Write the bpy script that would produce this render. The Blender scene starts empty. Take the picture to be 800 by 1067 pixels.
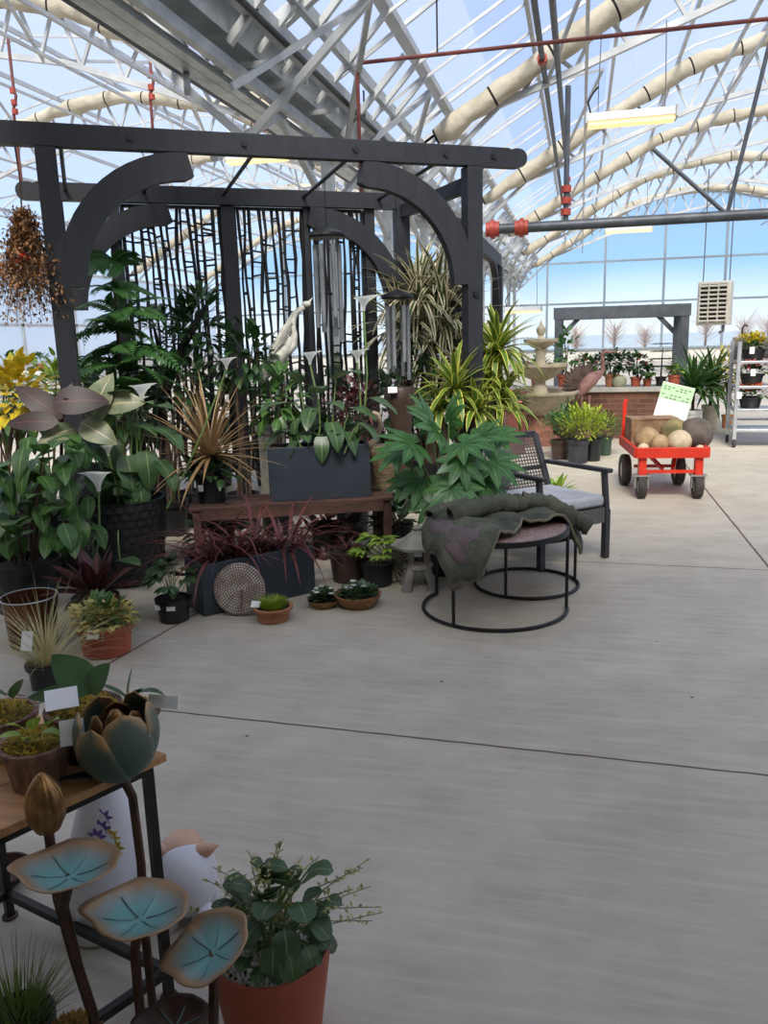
import bpy, math, random
from mathutils import Vector, Matrix
R = random.Random(7)
V = Vector
pi = math.pi
rad = math.radians
sc = bpy.context.scene
col = sc.collection

# ---------------------------------------------------------------- camera
F = 850.0
CAMH = 1.6
YAW, PITCH, ROLL = rad(13.58), rad(12.13), 0.028
CAM = V((0, 0, CAMH))
ROT = (Matrix.Rotation(YAW, 4, 'Z') @ Matrix.Rotation(pi/2 - PITCH, 4, 'X') @ Matrix.Rotation(-ROLL, 4, 'Z'))
cd = bpy.data.cameras.new('camera')
cam = bpy.data.objects.new('camera', cd)
col.objects.link(cam)
cam.matrix_world = Matrix.Translation(CAM) @ ROT
cd.sensor_fit = 'HORIZONTAL'
cd.sensor_width = 36
cd.lens = 36 * F / 800
cd.clip_start = 0.05
cd.clip_end = 500
sc.camera = cam
CF = V((-math.sin(YAW), math.cos(YAW), 0))
CR = V((math.cos(YAW), math.sin(YAW), 0))
AX = (ROT.to_3x3() @ V((0, 0, -1)))

def ray(px, py):
    return ROT.to_3x3() @ V(((px-400)/F, -(py-533.5)/F, -1))
def G(px, py, z=0.0):
    d = ray(px, py)
    return CAM + d * ((z-CAMH)/d.z)
def PY(px, py, Y):
    d = ray(px, py)
    return CAM + d * (Y/d.y)
def PF(px, py, ref):
    d = ray(px, py)
    return CAM + d * ((ref-CAM).dot(CF)/d.dot(CF))
def PD(px, py, dist):
    d = ray(px, py)
    return CAM + d * (dist/d.dot(CF))
def scl(ref):
    """metres per pixel at a point"""
    return (ref-CAM).dot(AX)/F
def HZ(ref, py, px=None):
    """height above the floor that shows at row py over the ground point ref"""
    rel = ref - CAM
    x = 400 + F*rel.dot(ROT.to_3x3() @ V((1, 0, 0)))/rel.dot(AX) if px is None else px
    return PF(x, py, ref).z

# ---------------------------------------------------------------- mesh builder
def frame(d, up=V((0, 0, 1))):
    d = d.normalized()
    s = d.cross(up)
    if s.length < 1e-4:
        s = d.cross(V((1, 0, 0)))
        if s.length < 1e-4:
            s = d.cross(V((0, 1, 0)))
    s.normalize()
    n = s.cross(d).normalized()
    return d, s, n

PROF = {
    'ovate': lambda t: math.sin(pi*min(1, t**0.72))**0.8 if t < 1 else 0,
    'lance': lambda t: math.sin(pi*t**0.85)**0.9 if 0 < t < 1 else 0,
    'strap': lambda t: min(1, t*6+.35)*(1-t**3)**.8,
    'blade': lambda t: (1-t**1.6)*min(1, .5+t*4),
    'round': lambda t: math.sqrt(max(0, 1-(2*t-1)**2)),
    'heart': lambda t: (1.0 if t < .05 else 1)*math.sin(pi*min(1, (t*.86+.14)**.75))**.75 if t < 1 else 0,
    'spoon': lambda t: (.25+.75*max(0, min(1, (t-.15)/.45)))*math.sqrt(max(0, 1-max(0, (t-.6)/.4)**2)),
}

class MB:
    def __init__(s):
        s.v = []; s.f = []; s.u = []
    def add(s, vs, fs, us=None):
        b = len(s.v)
        s.v.extend(vs)
        s.u.extend(us if us else [(.5, .5)]*len(vs))
        s.f.extend(tuple(i+b for i in f) for f in fs)
        return s
    def box(s, c, sz, M=None):
        c = V(c)
        h = V(sz)/2
        vs = []
        for x in (-1, 1):
            for y in (-1, 1):
                for z in (-1, 1):
                    p = V((x*h.x, y*h.y, z*h.z))
                    if M is not None:
                        p = M @ p
                    vs.append(c+p)
        return s.add(vs, [(0, 1, 3, 2), (4, 6, 7, 5), (0, 4, 5, 1), (2, 3, 7, 6), (0, 2, 6, 4), (1, 5, 7, 3)])
    def bar(s, p, q, w, h=None, up=V((0, 0, 1))):
        p = V(p); q = V(q)
        h = w if h is None else h
        d, sd, n = frame(q-p, up)
        M = Matrix((sd, d, n)).transposed()
        return s.box((p+q)/2, (w, (q-p).length, h), M)
    def tube(s, pts, r, n=8, cap=True, uv=False):
        pts = [V(p) for p in pts]
        m = len(pts)
        rs = r if isinstance(r, (list, tuple)) else [r]*m
        d0 = (pts[1]-pts[0]).normalized()
        _, sd, nn = frame(d0)
        vs = []; us = []
        L = 0
        for i, p in enumerate(pts):
            d = (pts[min(i+1, m-1)]-pts[max(i-1, 0)])
            d = d.normalized() if d.length > 1e-9 else d0
            sd = (sd - d*sd.dot(d)).normalized()
            nn = sd.cross(d)
            if i: L += (pts[i]-pts[i-1]).length
            for k in range(n):
                a = 2*pi*k/n
                vs.append(p + (sd*math.cos(a)+nn*math.sin(a))*rs[i])
                us.append((k/n, L))
        fs = []
        for i in range(m-1):
            for k in range(n):
                k2 = (k+1) % n
                fs.append((i*n+k, i*n+k2, (i+1)*n+k2, (i+1)*n+k))
        if cap:
            fs.append(tuple(range(n-1, -1, -1)))
            fs.append(tuple((m-1)*n+k for k in range(n)))
        return s.add(vs, fs, us)
    def lathe(s, prof, n=24, c=(0, 0, 0), M=None, wob=None, sx=1, sy=1):
        c = V(c)
        vs = []; us = []; rings = []
        for j, (r, z) in enumerate(prof):
            if r < 1e-6:
                rings.append([len(vs)])
                p = V((0, 0, z))
                vs.append(c + (M @ p if M is not None else p)); us.append((.5, j/len(prof)))
            else:
                ring = []
                for k in range(n):
                    a = 2*pi*k/n
                    rr = r*(wob(a, z) if wob else 1)
                    p = V((rr*math.cos(a)*sx, rr*math.sin(a)*sy, z))
                    ring.append(len(vs))
                    vs.append(c + (M @ p if M is not None else p)); us.append((k/n, j/len(prof)))
                rings.append(ring)
        fs = []
        for a, b in zip(rings, rings[1:]):
            if len(a) == 1 and len(b) == 1: continue
            for k in range(n):
                k2 = (k+1) % n
                if len(a) == 1: fs.append((a[0], b[k2], b[k]))
                elif len(b) == 1: fs.append((a[k], a[k2], b[0]))
                else: fs.append((a[k], a[k2], b[k2], b[k]))
        return s.add(vs, fs, us)
    def prism(s, poly, h, M):
        n = len(poly)
        vs = [M @ V((x, y, -h/2)) for x, y in poly]+[M @ V((x, y, h/2)) for x, y in poly]
        fs = [tuple(range(n-1, -1, -1)), tuple(range(n, 2*n))]
        fs += [(i, (i+1) % n, n+(i+1) % n, n+i) for i in range(n)]
        return s.add(vs, fs)
    def strip(s, inner, outer, h, M):
        """closed band between two open 2-D polylines, extruded"""
        n = len(inner)
        vs = []
        for z in (-h/2, h/2):
            vs += [M @ V((x, y, z)) for x, y in inner]
            vs += [M @ V((x, y, z)) for x, y in outer]
        fs = []
        for i in range(n-1):
            fs.append((i, i+1, n+i+1, n+i))
            fs.append((2*n+i, 3*n+i, 3*n+i+1, 2*n+i+1))
            fs.append((i, 2*n+i, 2*n+i+1, i+1))
            fs.append((n+i, n+i+1, 3*n+i+1, 3*n+i))
        fs.append((0, n, 3*n, 2*n)); fs.append((n-1, 3*n-1, 4*n-1, 2*n-1))
        return s.add(vs, fs)
    def ell(s, c, r, n=14, m=9, M=None, noise=0, rng=R):
        prof = []
        ph = [rng.uniform(0, 6.28) for _ in range(6)]
        c = V(c)
        vs = []; fs = []; us = []
        for j in range(m+1):
            th = pi*j/m
            for k in range(n):
                a = 2*pi*k/n
                q = V((math.sin(th)*math.cos(a), math.sin(th)*math.sin(a), -math.cos(th)))
                f = 1+noise*(math.sin(3*q.x+ph[0]+2*q.z)+math.sin(4*q.y+ph[1])+math.sin(5*q.z+ph[2]+3*q.x))/3
                p = V((q.x*r[0], q.y*r[1], q.z*r[2]))*f
                vs.append(c+(M @ p if M is not None else p)); us.append((k/n, j/m))
        for j in range(m):
            for k in range(n):
                k2 = (k+1) % n
                fs.append((j*n+k, j*n+k2, (j+1)*n+k2, (j+1)*n+k))
        return s.add(vs, fs, us)
    def leaf(s, p, d, L, W, droop=.5, prof='ovate', n=6, fold=.15, up=V((0, 0, 1)), wave=0, twist=0, curl=0):
        p = V(p).copy()
        d, sd, nn = frame(V(d), up)
        if twist:
            q = Matrix.Rotation(twist, 3, d)
            sd = q @ sd; nn = q @ nn
        f = PROF[prof]
        vs = []; us = []
        st = L/n
        q = Matrix.Rotation(-droop/n, 3, sd)
        ph = R.uniform(0, 6)
        for i in range(n+1):
            t = i/n
            w = W*.5*f(t)
            e = fold*w + (wave*W*math.sin(ph+t*9) if wave else 0)
            e2 = fold*w + (wave*W*math.sin(ph+1+t*9) if wave else 0)
            vs += [p - sd*w + nn*e, p.copy(), p + sd*w + nn*e2]
            us += [(0, t), (.5, t), (1, t)]
            if i < n:
                p = p + d*st
                d = q @ d; nn = q @ nn
        fs = []
        for i in range(n):
            a = 3*i
            fs += [(a, a+1, a+4, a+3), (a+1, a+2, a+5, a+4)]
        s.add(vs, fs, us)
        return p
    def build(s, name, m, parent=None, world=False, smooth=True, ang=38, bevel=0, solid=0):
        vs = s.v
        if world and parent is not None:
            root = parent
            while root.parent is not None: root = root.parent
            I = root.matrix_basis.inverted()
            vs = [I @ V(v) for v in vs]
        me = bpy.data.meshes.new(name)
        loc = None
        if parent is None:
            xs = [v[0] for v in vs]; ys = [v[1] for v in vs]; zs = [v[2] for v in vs]
            loc = V(((min(xs)+max(xs))/2, (min(ys)+max(ys))/2, min(zs)))
            vs = [V(v)-loc for v in vs]
        me.from_pydata([tuple(v) for v in vs], [], s.f)
        uvl = me.uv_layers.new(name='UVMap')
        li = [0]*len(me.loops)
        me.loops.foreach_get('vertex_index', li)
        fl = []
        for i in li:
            fl.extend(s.u[i])
        uvl.data.foreach_set('uv', fl)
        if smooth:
            me.shade_smooth()
            if ang: me.set_sharp_from_angle(angle=rad(ang))
        me.materials.append(m)
        me.update()
        o = bpy.data.objects.new(name, me)
        col.objects.link(o)
        if parent is not None: o.parent = parent
        else: o.location = loc
        if solid:
            md = o.modifiers.new('solid', 'SOLIDIFY'); md.thickness = solid; md.offset = 0
        if bevel:
            md = o.modifiers.new('bevel', 'BEVEL'); md.width = bevel; md.segments = 2; md.limit_method = 'ANGLE'
        return o

def tag(o, label, cat, group=None, kind=None):
    o['label'] = label; o['category'] = cat
    if group: o['group'] = group
    if kind: o['kind'] = kind
    return o
def thing(name, label, cat, loc=(0, 0, 0), rz=0, group=None):
    o = bpy.data.objects.new(name, None)
    col.objects.link(o)
    o.empty_display_size = .1
    o.location = loc; o.rotation_euler = (0, 0, rz)
    return tag(o, label, cat, group)
def struct(name, mb, m, **k):
    o = mb.build(name, m, **k)
    o['kind'] = 'structure'
    return o
def dup(root, loc, rz=0, label=None, group=None, s=None):
    c = root.copy(); col.objects.link(c)
    c.location = loc; c.rotation_euler = (0, 0, rz)
    if s: c.scale = (s, s, s)
    if label: c['label'] = label
    if group: c['group'] = group
    for ch in list(root.children):
        d = ch.copy(); col.objects.link(d); d.parent = c
        for g in list(ch.children):
            e = g.copy(); col.objects.link(e); e.parent = d
    return c

# ---------------------------------------------------------------- materials
def nt(name):
    m = bpy.data.materials.new(name); m.use_nodes = True
    t = m.node_tree
    return m, t, t.nodes['Principled BSDF'], t.nodes['Material Output']
def N(t, typ, **k):
    n = t.nodes.new(typ)
    for a, b in k.items():
        if a.startswith('i_'):
            n.inputs[a[2:].replace('_', ' ')].default_value = b
        else:
            setattr(n, a, b)
    return n
def c4(c):
    return (c[0], c[1], c[2], 1)
def S(r, g, b):
    """an sRGB 0..255 colour in linear values"""
    f = lambda x: (x/255/12.92) if x/255 < .04045 else ((x/255+.055)/1.055)**2.4
    return (f(r), f(g), f(b))
def mixc(t, fac, a, b):
    n = t.nodes.new('ShaderNodeMix'); n.data_type = 'RGBA'
    for sock, val in ((0, fac), (6, a), (7, b)):
        if hasattr(val, 'links') or isinstance(val, bpy.types.NodeSocket): t.links.new(val, n.inputs[sock])
        else: n.inputs[sock].default_value = c4(val) if sock else val
    return n.outputs[2]
def mth(t, op, a, b=None, clamp=False):
    n = t.nodes.new('ShaderNodeMath'); n.operation = op; n.use_clamp = clamp
    for i, val in enumerate((a, b)):
        if val is None: continue
        if isinstance(val, bpy.types.NodeSocket): t.links.new(val, n.inputs[i])
        else: n.inputs[i].default_value = val
    return n.outputs[0]
def ramp(t, fac, stops):
    n = t.nodes.new('ShaderNodeValToRGB')
    e = n.color_ramp.elements
    while len(e) < len(stops): e.new(.5)
    for i, (p, c) in enumerate(stops):
        e[i].position = p
        e[i].color = c4(c) if not isinstance(c, (int, float)) else (c, c, c, 1)
    t.links.new(fac, n.inputs[0])
    return n.outputs[0]
def noise(t, scale, detail=3, vec=None, rough=.55, coord='Object', sc3=None):
    tc = t.nodes.new('ShaderNodeTexCoord')
    src = tc.outputs[coord] if vec is None else vec
    if sc3:
        mp = t.nodes.new('ShaderNodeMapping'); mp.inputs['Scale'].default_value = sc3
        t.links.new(src, mp.inputs[0]); src = mp.outputs[0]
    n = N(t, 'ShaderNodeTexNoise', i_Scale=scale, i_Detail=detail, i_Roughness=rough)
    t.links.new(src, n.inputs['Vector'])
    return n.outputs[0]
def bumpn(t, bs, h, strength=.3, dist=.01):
    b = N(t, 'ShaderNodeBump', i_Strength=strength, i_Distance=dist)
    t.links.new(h, b.inputs['Height'])
    t.links.new(b.outputs[0], bs.inputs['Normal'])
def pm(name, c, r=.5, m=0, c2=None, ns=6, lo=.35, hi=.65, bump=0, bs=40, spec=None, sc3=None, dist=.01):
    M, t, b, o = nt(name)
    b.inputs['Base Color'].default_value = c4(c)
    b.inputs['Roughness'].default_value = r
    b.inputs['Metallic'].default_value = m
    if spec is not None: b.inputs['Specular IOR Level'].default_value = spec
    if c2:
        f = ramp(t, noise(t, ns, 4, sc3=sc3), [(lo, 0.), (hi, 1.)])
        t.links.new(mixc(t, f, c, c2), b.inputs['Base Color'])
    if bump:
        bumpn(t, b, noise(t, bs, 4, sc3=sc3), bump, dist)
    return M
def leafm(name, c, c2, mid=None, midw=.07, edge=None, edgew=.75, r=.42, tr=.22, ns=9, stripes=0, veins=0):
    gain = lambda q: None if q is None else (min(.85, q[0]*1.45), min(.85, q[1]*1.16), min(.85, q[2]*.92))
    c, c2, mid, edge = gain(c), gain(c2), gain(mid), gain(edge)
    M, t, b, o = nt(name)
    uv = N(t, 'ShaderNodeUVMap')
    sp = N(t, 'ShaderNodeSeparateXYZ'); t.links.new(uv.outputs[0], sp.inputs[0])
    au = mth(t, 'MULTIPLY', mth(t, 'ABSOLUTE', mth(t, 'SUBTRACT', sp.outputs[0], .5)), 2)
    f = ramp(t, noise(t, ns, 2), [(.3, 0.), (.7, 1.)])
    cc = mixc(t, f, c, c2)
    if veins:
        w = mth(t, 'SINE', mth(t, 'MULTIPLY', mth(t, 'SUBTRACT', sp.outputs[1], mth(t, 'MULTIPLY', au, .22)), veins))
        cc = mixc(t, mth(t, 'GREATER_THAN', w, .88), cc, mid or c2)
    if stripes:
        w = mth(t, 'GREATER_THAN', mth(t, 'SINE', mth(t, 'MULTIPLY', sp.outputs[0], stripes)), .45)
        cc = mixc(t, w, cc, mid)
    elif mid:
        cc = mixc(t, mth(t, 'LESS_THAN', au, midw), cc, mid)
    if edge:
        cc = mixc(t, mth(t, 'GREATER_THAN', au, edgew), cc, edge)
    t.links.new(cc, b.inputs['Base Color'])
    b.inputs['Roughness'].default_value = r
    tl = N(t, 'ShaderNodeBsdfTranslucent'); t.links.new(cc, tl.inputs[0])
    mx = N(t, 'ShaderNodeMixShader'); mx.inputs[0].default_value = tr
    t.links.new(b.outputs[0], mx.inputs[1]); t.links.new(tl.outputs[0], mx.inputs[2])
    t.links.new(mx.outputs[0], o.inputs[0])
    return M

MT = {}
MT['steel'] = pm('galvanised_steel', S(196, 198, 198), .5, .35, c2=S(168, 172, 174), ns=3)
MT['white_steel'] = pm('white_painted_steel', S(192, 193, 192), .5, .1, c2=S(168, 170, 172), ns=2.5)
MT['alu'] = pm('aluminium', S(190, 194, 196), .42, .3, c2=S(160, 165, 168), ns=4)
MT['pipe'] = pm('dark_grey_pipe', S(84, 88, 94), .5, .3, c2=S(66, 70, 74))
MT['redpipe'] = pm('red_brown_pipe', S(120, 58, 50), .55, .1, c2=S(90, 44, 40))
MT['redcoup'] = pm('red_coupling', S(158, 62, 48), .55, .1)
MT['black_wood'] = pm('charcoal_timber', S(30, 32, 40), .6, 0, c2=S(22, 24, 30), ns=7, bump=.25, bs=30, sc3=(3, 3, .6))
MT['black_metal'] = pm('black_metal', S(26, 27, 29), .45, .4, c2=S(36, 36, 38))
MT['black_plastic'] = pm('black_plastic', S(22, 23, 25), .42, 0, c2=S(30, 31, 33))
MT['soil'] = pm('potting_soil', S(44, 34, 27), .95, 0, c2=S(26, 20, 16), ns=40, bump=.8, bs=60, dist=.02)
MT['terra'] = pm('terracotta', S(168, 88, 62), .78, 0, c2=S(148, 74, 52), ns=5, bump=.1, bs=60)
MT['white'] = pm('white_card', S(236, 236, 232), .6)
MT['stone'] = pm('cast_stone', S(150, 146, 136), .85, 0, c2=S(112, 110, 102), ns=9, bump=.4, bs=50)

# ---------------------------------------------------------------- setting
X0, BW, YE = -3.2, 17.4, 45.0
XL, XR = X0-BW, X0+BW
ZG = 4.3
TOP = [(0, 4.3), (1.7, 5.33), (3.6, 6.42), (5.5, 7.42), (7.1, 7.8), (8.7, 7.98)]
BOT = [(1.0, 4.86), (3.2, 5.6), (5.75, 6.48), (8.7, 7.05)]
def mirror(p):
    return p + [(BW-x, z) for x, z in reversed(p[:-1])]
TOPF, BOTF = mirror(TOP), mirror(BOT)
def interp(pl, x):
    for (a, za), (b, zb) in zip(pl, pl[1:]):
        if a <= x <= b: return za+(zb-za)*(x-a)/(b-a)
    return pl[-1][1]

def floor_mat():
    M, t, b, o = nt('floor_concrete')
    tc = N(t, 'ShaderNodeTexCoord')
    P = tc.outputs['Object']
    n1 = noise(t, .55, 5, P, .6)
    n2 = noise(t, 3.2, 5, P, .62)
    n3 = noise(t, 5.0, 4, P, .6, sc3=(.5, 5, 1))
    c = mixc(t, ramp(t, n1, [(.35, 0.), (.68, 1.)]), S(193, 184, 166), S(172, 164, 148))
    c = mixc(t, ramp(t, n2, [(.4, 0.), (.75, .6)]), c, S(156, 146, 130))
    c = mixc(t, ramp(t, n3, [(.45, 0.), (.8, .45)]), c, S(214, 204, 186))
    # stray specks
    vo = N(t, 'ShaderNodeTexVoronoi', i_Scale=2.6); t.links.new(P, vo.inputs['Vector'])
    c = mixc(t, mth(t, 'LESS_THAN', vo.outputs['Distance'], .022), c, S(84, 74, 62))
    sp = N(t, 'ShaderNodeSeparateXYZ'); t.links.new(P, sp.inputs[0])
    wob = mth(t, 'MULTIPLY', mth(t, 'SUBTRACT', noise(t, 9, 3, P), .5), .012)
    tot = None
    def line(a, bb, w, lim=None):
        a, bb = V(a), V(bb)
        d = (bb-a).normalized(); n = V((-d.y, d.x))
        k = n.x*a.x+n.y*a.y
        e = mth(t, 'ADD', mth(t, 'MULTIPLY', sp.outputs[0], n.x), mth(t, 'MULTIPLY', sp.outputs[1], n.y))
        e = mth(t, 'ABSOLUTE', mth(t, 'ADD', mth(t, 'SUBTRACT', e, k), wob))
        m = mth(t, 'LESS_THAN', e, w)
        if lim:
            m = mth(t, 'MULTIPLY', m, mth(t, 'LESS_THAN', mth(t, 'MULTIPLY', sp.outputs[lim[0]], lim[2]), lim[1]*lim[2]))
        return m
    ls = [line(G(185, 742).xy, G(800, 808).xy, .006), line(G(599, 585).xy, G(800, 594).xy, .006),
          line(G(732, 506).xy, G(800, 590).xy, .008), line(G(107, 695).xy, G(209, 637).xy, .007, (1, 6.2, 1)),
          line((-21, 13.4), (15, 13.4), .008), line((-21, 21), (15, 21), .01), line((-21, 0.2), (15, 0.2), .006)]
    tot = ls[0]
    for l in ls[1:]: tot = mth(t, 'MAXIMUM', tot, l)
    c = mixc(t, tot, c, S(92, 66, 56))
    t.links.new(c, b.inputs['Base Color'])
    b.inputs['Specular IOR Level'].default_value = .35
    t.links.new(ramp(t, n2, [(.3, .48), (.7, .7)]), b.inputs['Roughness'])
    hgt = mth(t, 'SUBTRACT', mth(t, 'ADD', mth(t, 'MULTIPLY', noise(t, 60, 4, P), .12), mth(t, 'MULTIPLY', n2, .2)), mth(t, 'MULTIPLY', tot, .8))
    bumpn(t, b, hgt, .25, .008)
    return M
mb = MB().box(((XL+XR)/2, 21, -.1), (XR-XL+.6, 48.6, .2))
o = struct('floor', mb, floor_mat(), smooth=False)
# keep object coordinates equal to world coordinates
for v in o.data.vertices: v.co = v.co + o.location
o.location = (0, 0, 0)

mb = MB().box((0, 120, -.35), (300, 500, .1))
struct('ground_outside', mb, pm('pale_field', S(170, 184, 194), .95, 0, c2=S(156, 166, 170), ns=.2), smooth=False)

def glazing(name, tint, tr, trans=.9):
    M, t, b, o = nt(name)
    t.nodes.remove(b)
    tp = N(t, 'ShaderNodeBsdfTransparent'); tp.inputs[0].default_value = c4(tint)
    tl = N(t, 'ShaderNodeBsdfTranslucent'); tl.inputs[0].default_value = (trans, trans, trans, 1)
    gl = N(t, 'ShaderNodeBsdfGlossy', i_Roughness=.12); gl.inputs[0].default_value = (.9, .9, .9, 1)
    m1 = N(t, 'ShaderNodeMixShader'); m1.inputs[0].default_value = tr
    t.links.new(tl.outputs[0], m1.inputs[1]); t.links.new(tp.outputs[0], m1.inputs[2])
    m2 = N(t, 'ShaderNodeMixShader'); m2.inputs[0].default_value = .05
    t.links.new(m1.outputs[0], m2.inputs[1]); t.links.new(gl.outputs[0], m2.inputs[2])
    t.links.new(m2.outputs[0], o.inputs[0])
    return M
MT['roof'] = glazing('roof_polycarbonate', (.95, .97, 1), .8, .85)
MT['roofclear'] = glazing('clear_roof_panel', (.92, .95, 1), .9)
MT['glass'] = glazing('wall_glass', (.95, .97, .98), .95)
MT['frost'] = glazing('frosted_panel', (.95, .96, .98), .35)

# roof skin over both bays
mb = MB()
YR0 = .8
for bx in (X0, XL):
    pts = [(bx+x, z+.3) for x, z in TOPF]
    vs = []
    for (x, z) in pts: vs += [V((x, YR0, z)), V((x, YE+.2, z))]
    mb.add(vs, [(2*i, 2*i+1, 2*i+3, 2*i+2) for i in range(len(pts)-1) if not (bx == X0 and i in (1,))])
struct('ceiling', mb, MT['roof'], smooth=False)
mb = MB()
pts = [(X0+x, z+.3) for x, z in TOPF[1:3]]
vs = []
for (x, z) in pts: vs += [V((x, YR0, z)), V((x, YE+.2, z))]
mb.add(vs, [(0, 1, 3, 2)])
struct('ceiling_vent', mb, MT['roofclear'], smooth=False)
# solid roof of the shop building behind the viewer
mb = MB().box(((XL+XR)/2, -1.1, 4.15), (XR-XL, 3.8, .2))
struct('ceiling_entrance', mb, pm('entrance_ceiling', S(214, 210, 202), .9), smooth=False)
mb = MB().box(((XL+XR)/2, -3.1, 2.0), (XR-XL+.6, .2, 4.2))
struct('wall_back', mb, pm('back_wall_paint', S(200, 196, 188), .9), smooth=False)
# wall above entrance ceiling, closing the greenhouse
mb = MB()
for bx in (X0, XL):
    poly = [(bx+x, z+.3) for x, z in TOPF]+[(bx+BW, 4.1), (bx, 4.1)]
    mb.prism(poly, .06, Matrix.Translation((0, YR0, 0)) @ Matrix.Rotation(pi/2, 4, 'X'))
struct('wall_entrance_gable', mb, MT['frost'], smooth=False)

def sheet(x0, x1, y0, y1, z0, z1):
    return MB().box(((x0+x1)/2, (y0+y1)/2, (z0+z1)/2), (abs(x1-x0), abs(y1-y0), abs(z1-z0)))
# far gable: sill wall, glass, mullions and girts
MT['sill'] = pm('sill_wall', S(196, 194, 188), .8)
struct('wall_far', sheet(XL, XR, YE, YE+.2, 0, .6), MT['sill'], smooth=False)
for k, bx in enumerate((X0, XL)):
    poly = [(bx+.05, .6), (bx+BW-.05, .6)]+[(bx+x, z+.28) for x, z in reversed(TOPF)]
    mb = MB().prism(poly, .02, Matrix.Translation((0, YE+.1, 0)) @ Matrix.Rotation(pi/2, 4, 'X'))
    struct('window_%d' % (k+1), mb, MT['glass'], smooth=False)
mb = MB()
for bx in (X0, XL):
    x = 1.45
    while x < BW-.5:
        mb.bar((bx+x, YE, .55), (bx+x, YE, interp(TOPF, x)+.25), .11, .14, V((0, 1, 0)))
        x += 2.9
    for z in (.65, 3.0, 5.05, 6.9):
        xs = [x for x in [i*.05 for i in range(int(BW*20))] if interp(TOPF, x)+.2 > z]
        mb.bar((bx+xs[0], YE-.02, z), (bx+xs[-1], YE-.02, z), .12, .1)
    for (a, za), (b2, zb) in zip(TOPF, TOPF[1:]):
        mb.bar((bx+a, YE, za+.22), (bx+b2, YE, zb+.22), .12, .18, V((0, 1, 0)))
struct('trim_1', mb, pm('wall_mullion', S(132, 142, 150), .5, .3), smooth=False)
# side walls
for nm, x in (('left', XL), ('right', XR)):
    struct('wall_'+nm, sheet(x-.1, x+.1, -3, YE, 0, .9), MT['sill'], smooth=False)
    struct('window_%d' % (3 if nm == 'left' else 4), sheet(x-.02, x+.02, YR0, YE, .9, ZG+.3), MT['frost'], smooth=False)
    mb = MB()
    y = 3.6
    while y < YE:
        mb.bar((x, y, .9), (x, y, ZG+.3), .1, .1); y += 3.45
    for z in (.95, 2.4, ZG+.2): mb.bar((x, 3, z), (x, YE, z), .1, .1)
    struct('trim_%d' % (2 if nm == 'left' else 3), mb, MT['white_steel'], smooth=False)
    struct('wall_%s_entrance' % nm, sheet(x-.1, x+.1, -3, YR0, .9, 4.1), MT['sill'], smooth=False)

# gutter between the bays, purlins, columns
mb = MB()
mb.prism([(-.3, .12), (-.22, -.12), (.22, -.12), (.3, .12), (.24, .12), (.18, -.06), (-.18, -.06), (-.24, .12)], YE-3, Matrix.Translation((X0, (YE+3)/2, ZG-.02)) @ Matrix.Rotation(pi/2, 4, 'X'))
struct('gutter', mb, MT['alu'], smooth=False)
mb = MB()
for dx, z, w, h in ((-.36, 4.05, .1, .07), (-.2, 4.0, .08, .1), (-.06, 3.95, .1, .06), (.1, 4.0, .08, .1), (.42, 4.36, .1, .16), (.62, 4.62, .07, .14)):
    mb.bar((X0+dx, 3, z), (X0+dx, YE, z), w, h)
struct('gutter_rails', mb, MT['alu'], smooth=False)
mb = MB()
for bx in (X0, XL):
    for x in (1.04, 2.4, 3.7, 5.2, 7.0, 8.7):
        for xx in ({x, BW-x}):
            z = interp(TOPF, xx)+.2
            w = .14 if x == 1.04 else .06
            mb.bar((bx+xx, YR0, z), (bx+xx, YE, z), w, .1)
struct('purlins', mb, MT['white_steel'], smooth=False)
mb = MB()
for bx in (X0, XL):
    y = 3.6
    while y < YE:
        for (a, za), (b2, zb) in zip(TOPF, TOPF[1:]):
            mb.bar((bx+a, y, za+.26), (bx+b2, y, zb+.26), .04, .05)
        y += 1.72*2
struct('glazing_bars', mb, MT['white_steel'], smooth=False)
COLY = [7.2, 10.7, 14.1, 17.5, 20.9, 24.5, 28, 31.5, 34.9, 38.4, 41.8]
for y in COLY[1:]:
    mb = MB().box((X0, y, 2.05), (.14, .14, 4.1))
    mb.box((X0, y, 3.9), (.34, .2, .24)).box((X0, y, .02), (.3, .3, .04))
    struct('column', mb, MT['steel'], smooth=False)
TY = [8.0, 14.1, 20.9, 28, 34.9, 41.8]
for y in TY:
    for bx in (X0, XL):
        mb = MB()
        for (a, za), (b2, zb) in zip(TOPF, TOPF[1:]):
            mb.bar((bx+a, y, za), (bx+b2, y, zb), .09, .09, V((0, 1, 0)))
        for (a, za), (b2, zb) in zip(BOTF, BOTF[1:]):
            mb.bar((bx+a, y, za), (bx+b2, y, zb), .1, .1, V((0, 1, 0)))
        mb.bar((bx+.05, y, 4.25), (bx+1.0, y, 4.86), .09)
        mb.bar((bx+BW-.05, y, 4.25), (bx+BW-1.0, y, 4.86), .09)
        n = 18
        for i in range(n):
            xa = 1.4+(BW-2.8)*i/n; xb = 1.4+(BW-2.8)*(i+1)/n; xm = (xa+xb)/2
            mb.bar((bx+xa, y, interp(BOTF, xa)), (bx+xm, y, interp(TOPF, xm)), .055)
            mb.bar((bx+xm, y, interp(TOPF, xm)), (bx+xb, y, interp(BOTF, xb)), .055)
        for sgn, e in ((1, 0), (-1, BW)):
            mb.bar((bx+e, y, 3.5), (bx+e+sgn*1.9, y, interp(BOTF, 1.9)), .07)
        struct('roof_truss', mb, MT['white_steel'], smooth=False)
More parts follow.
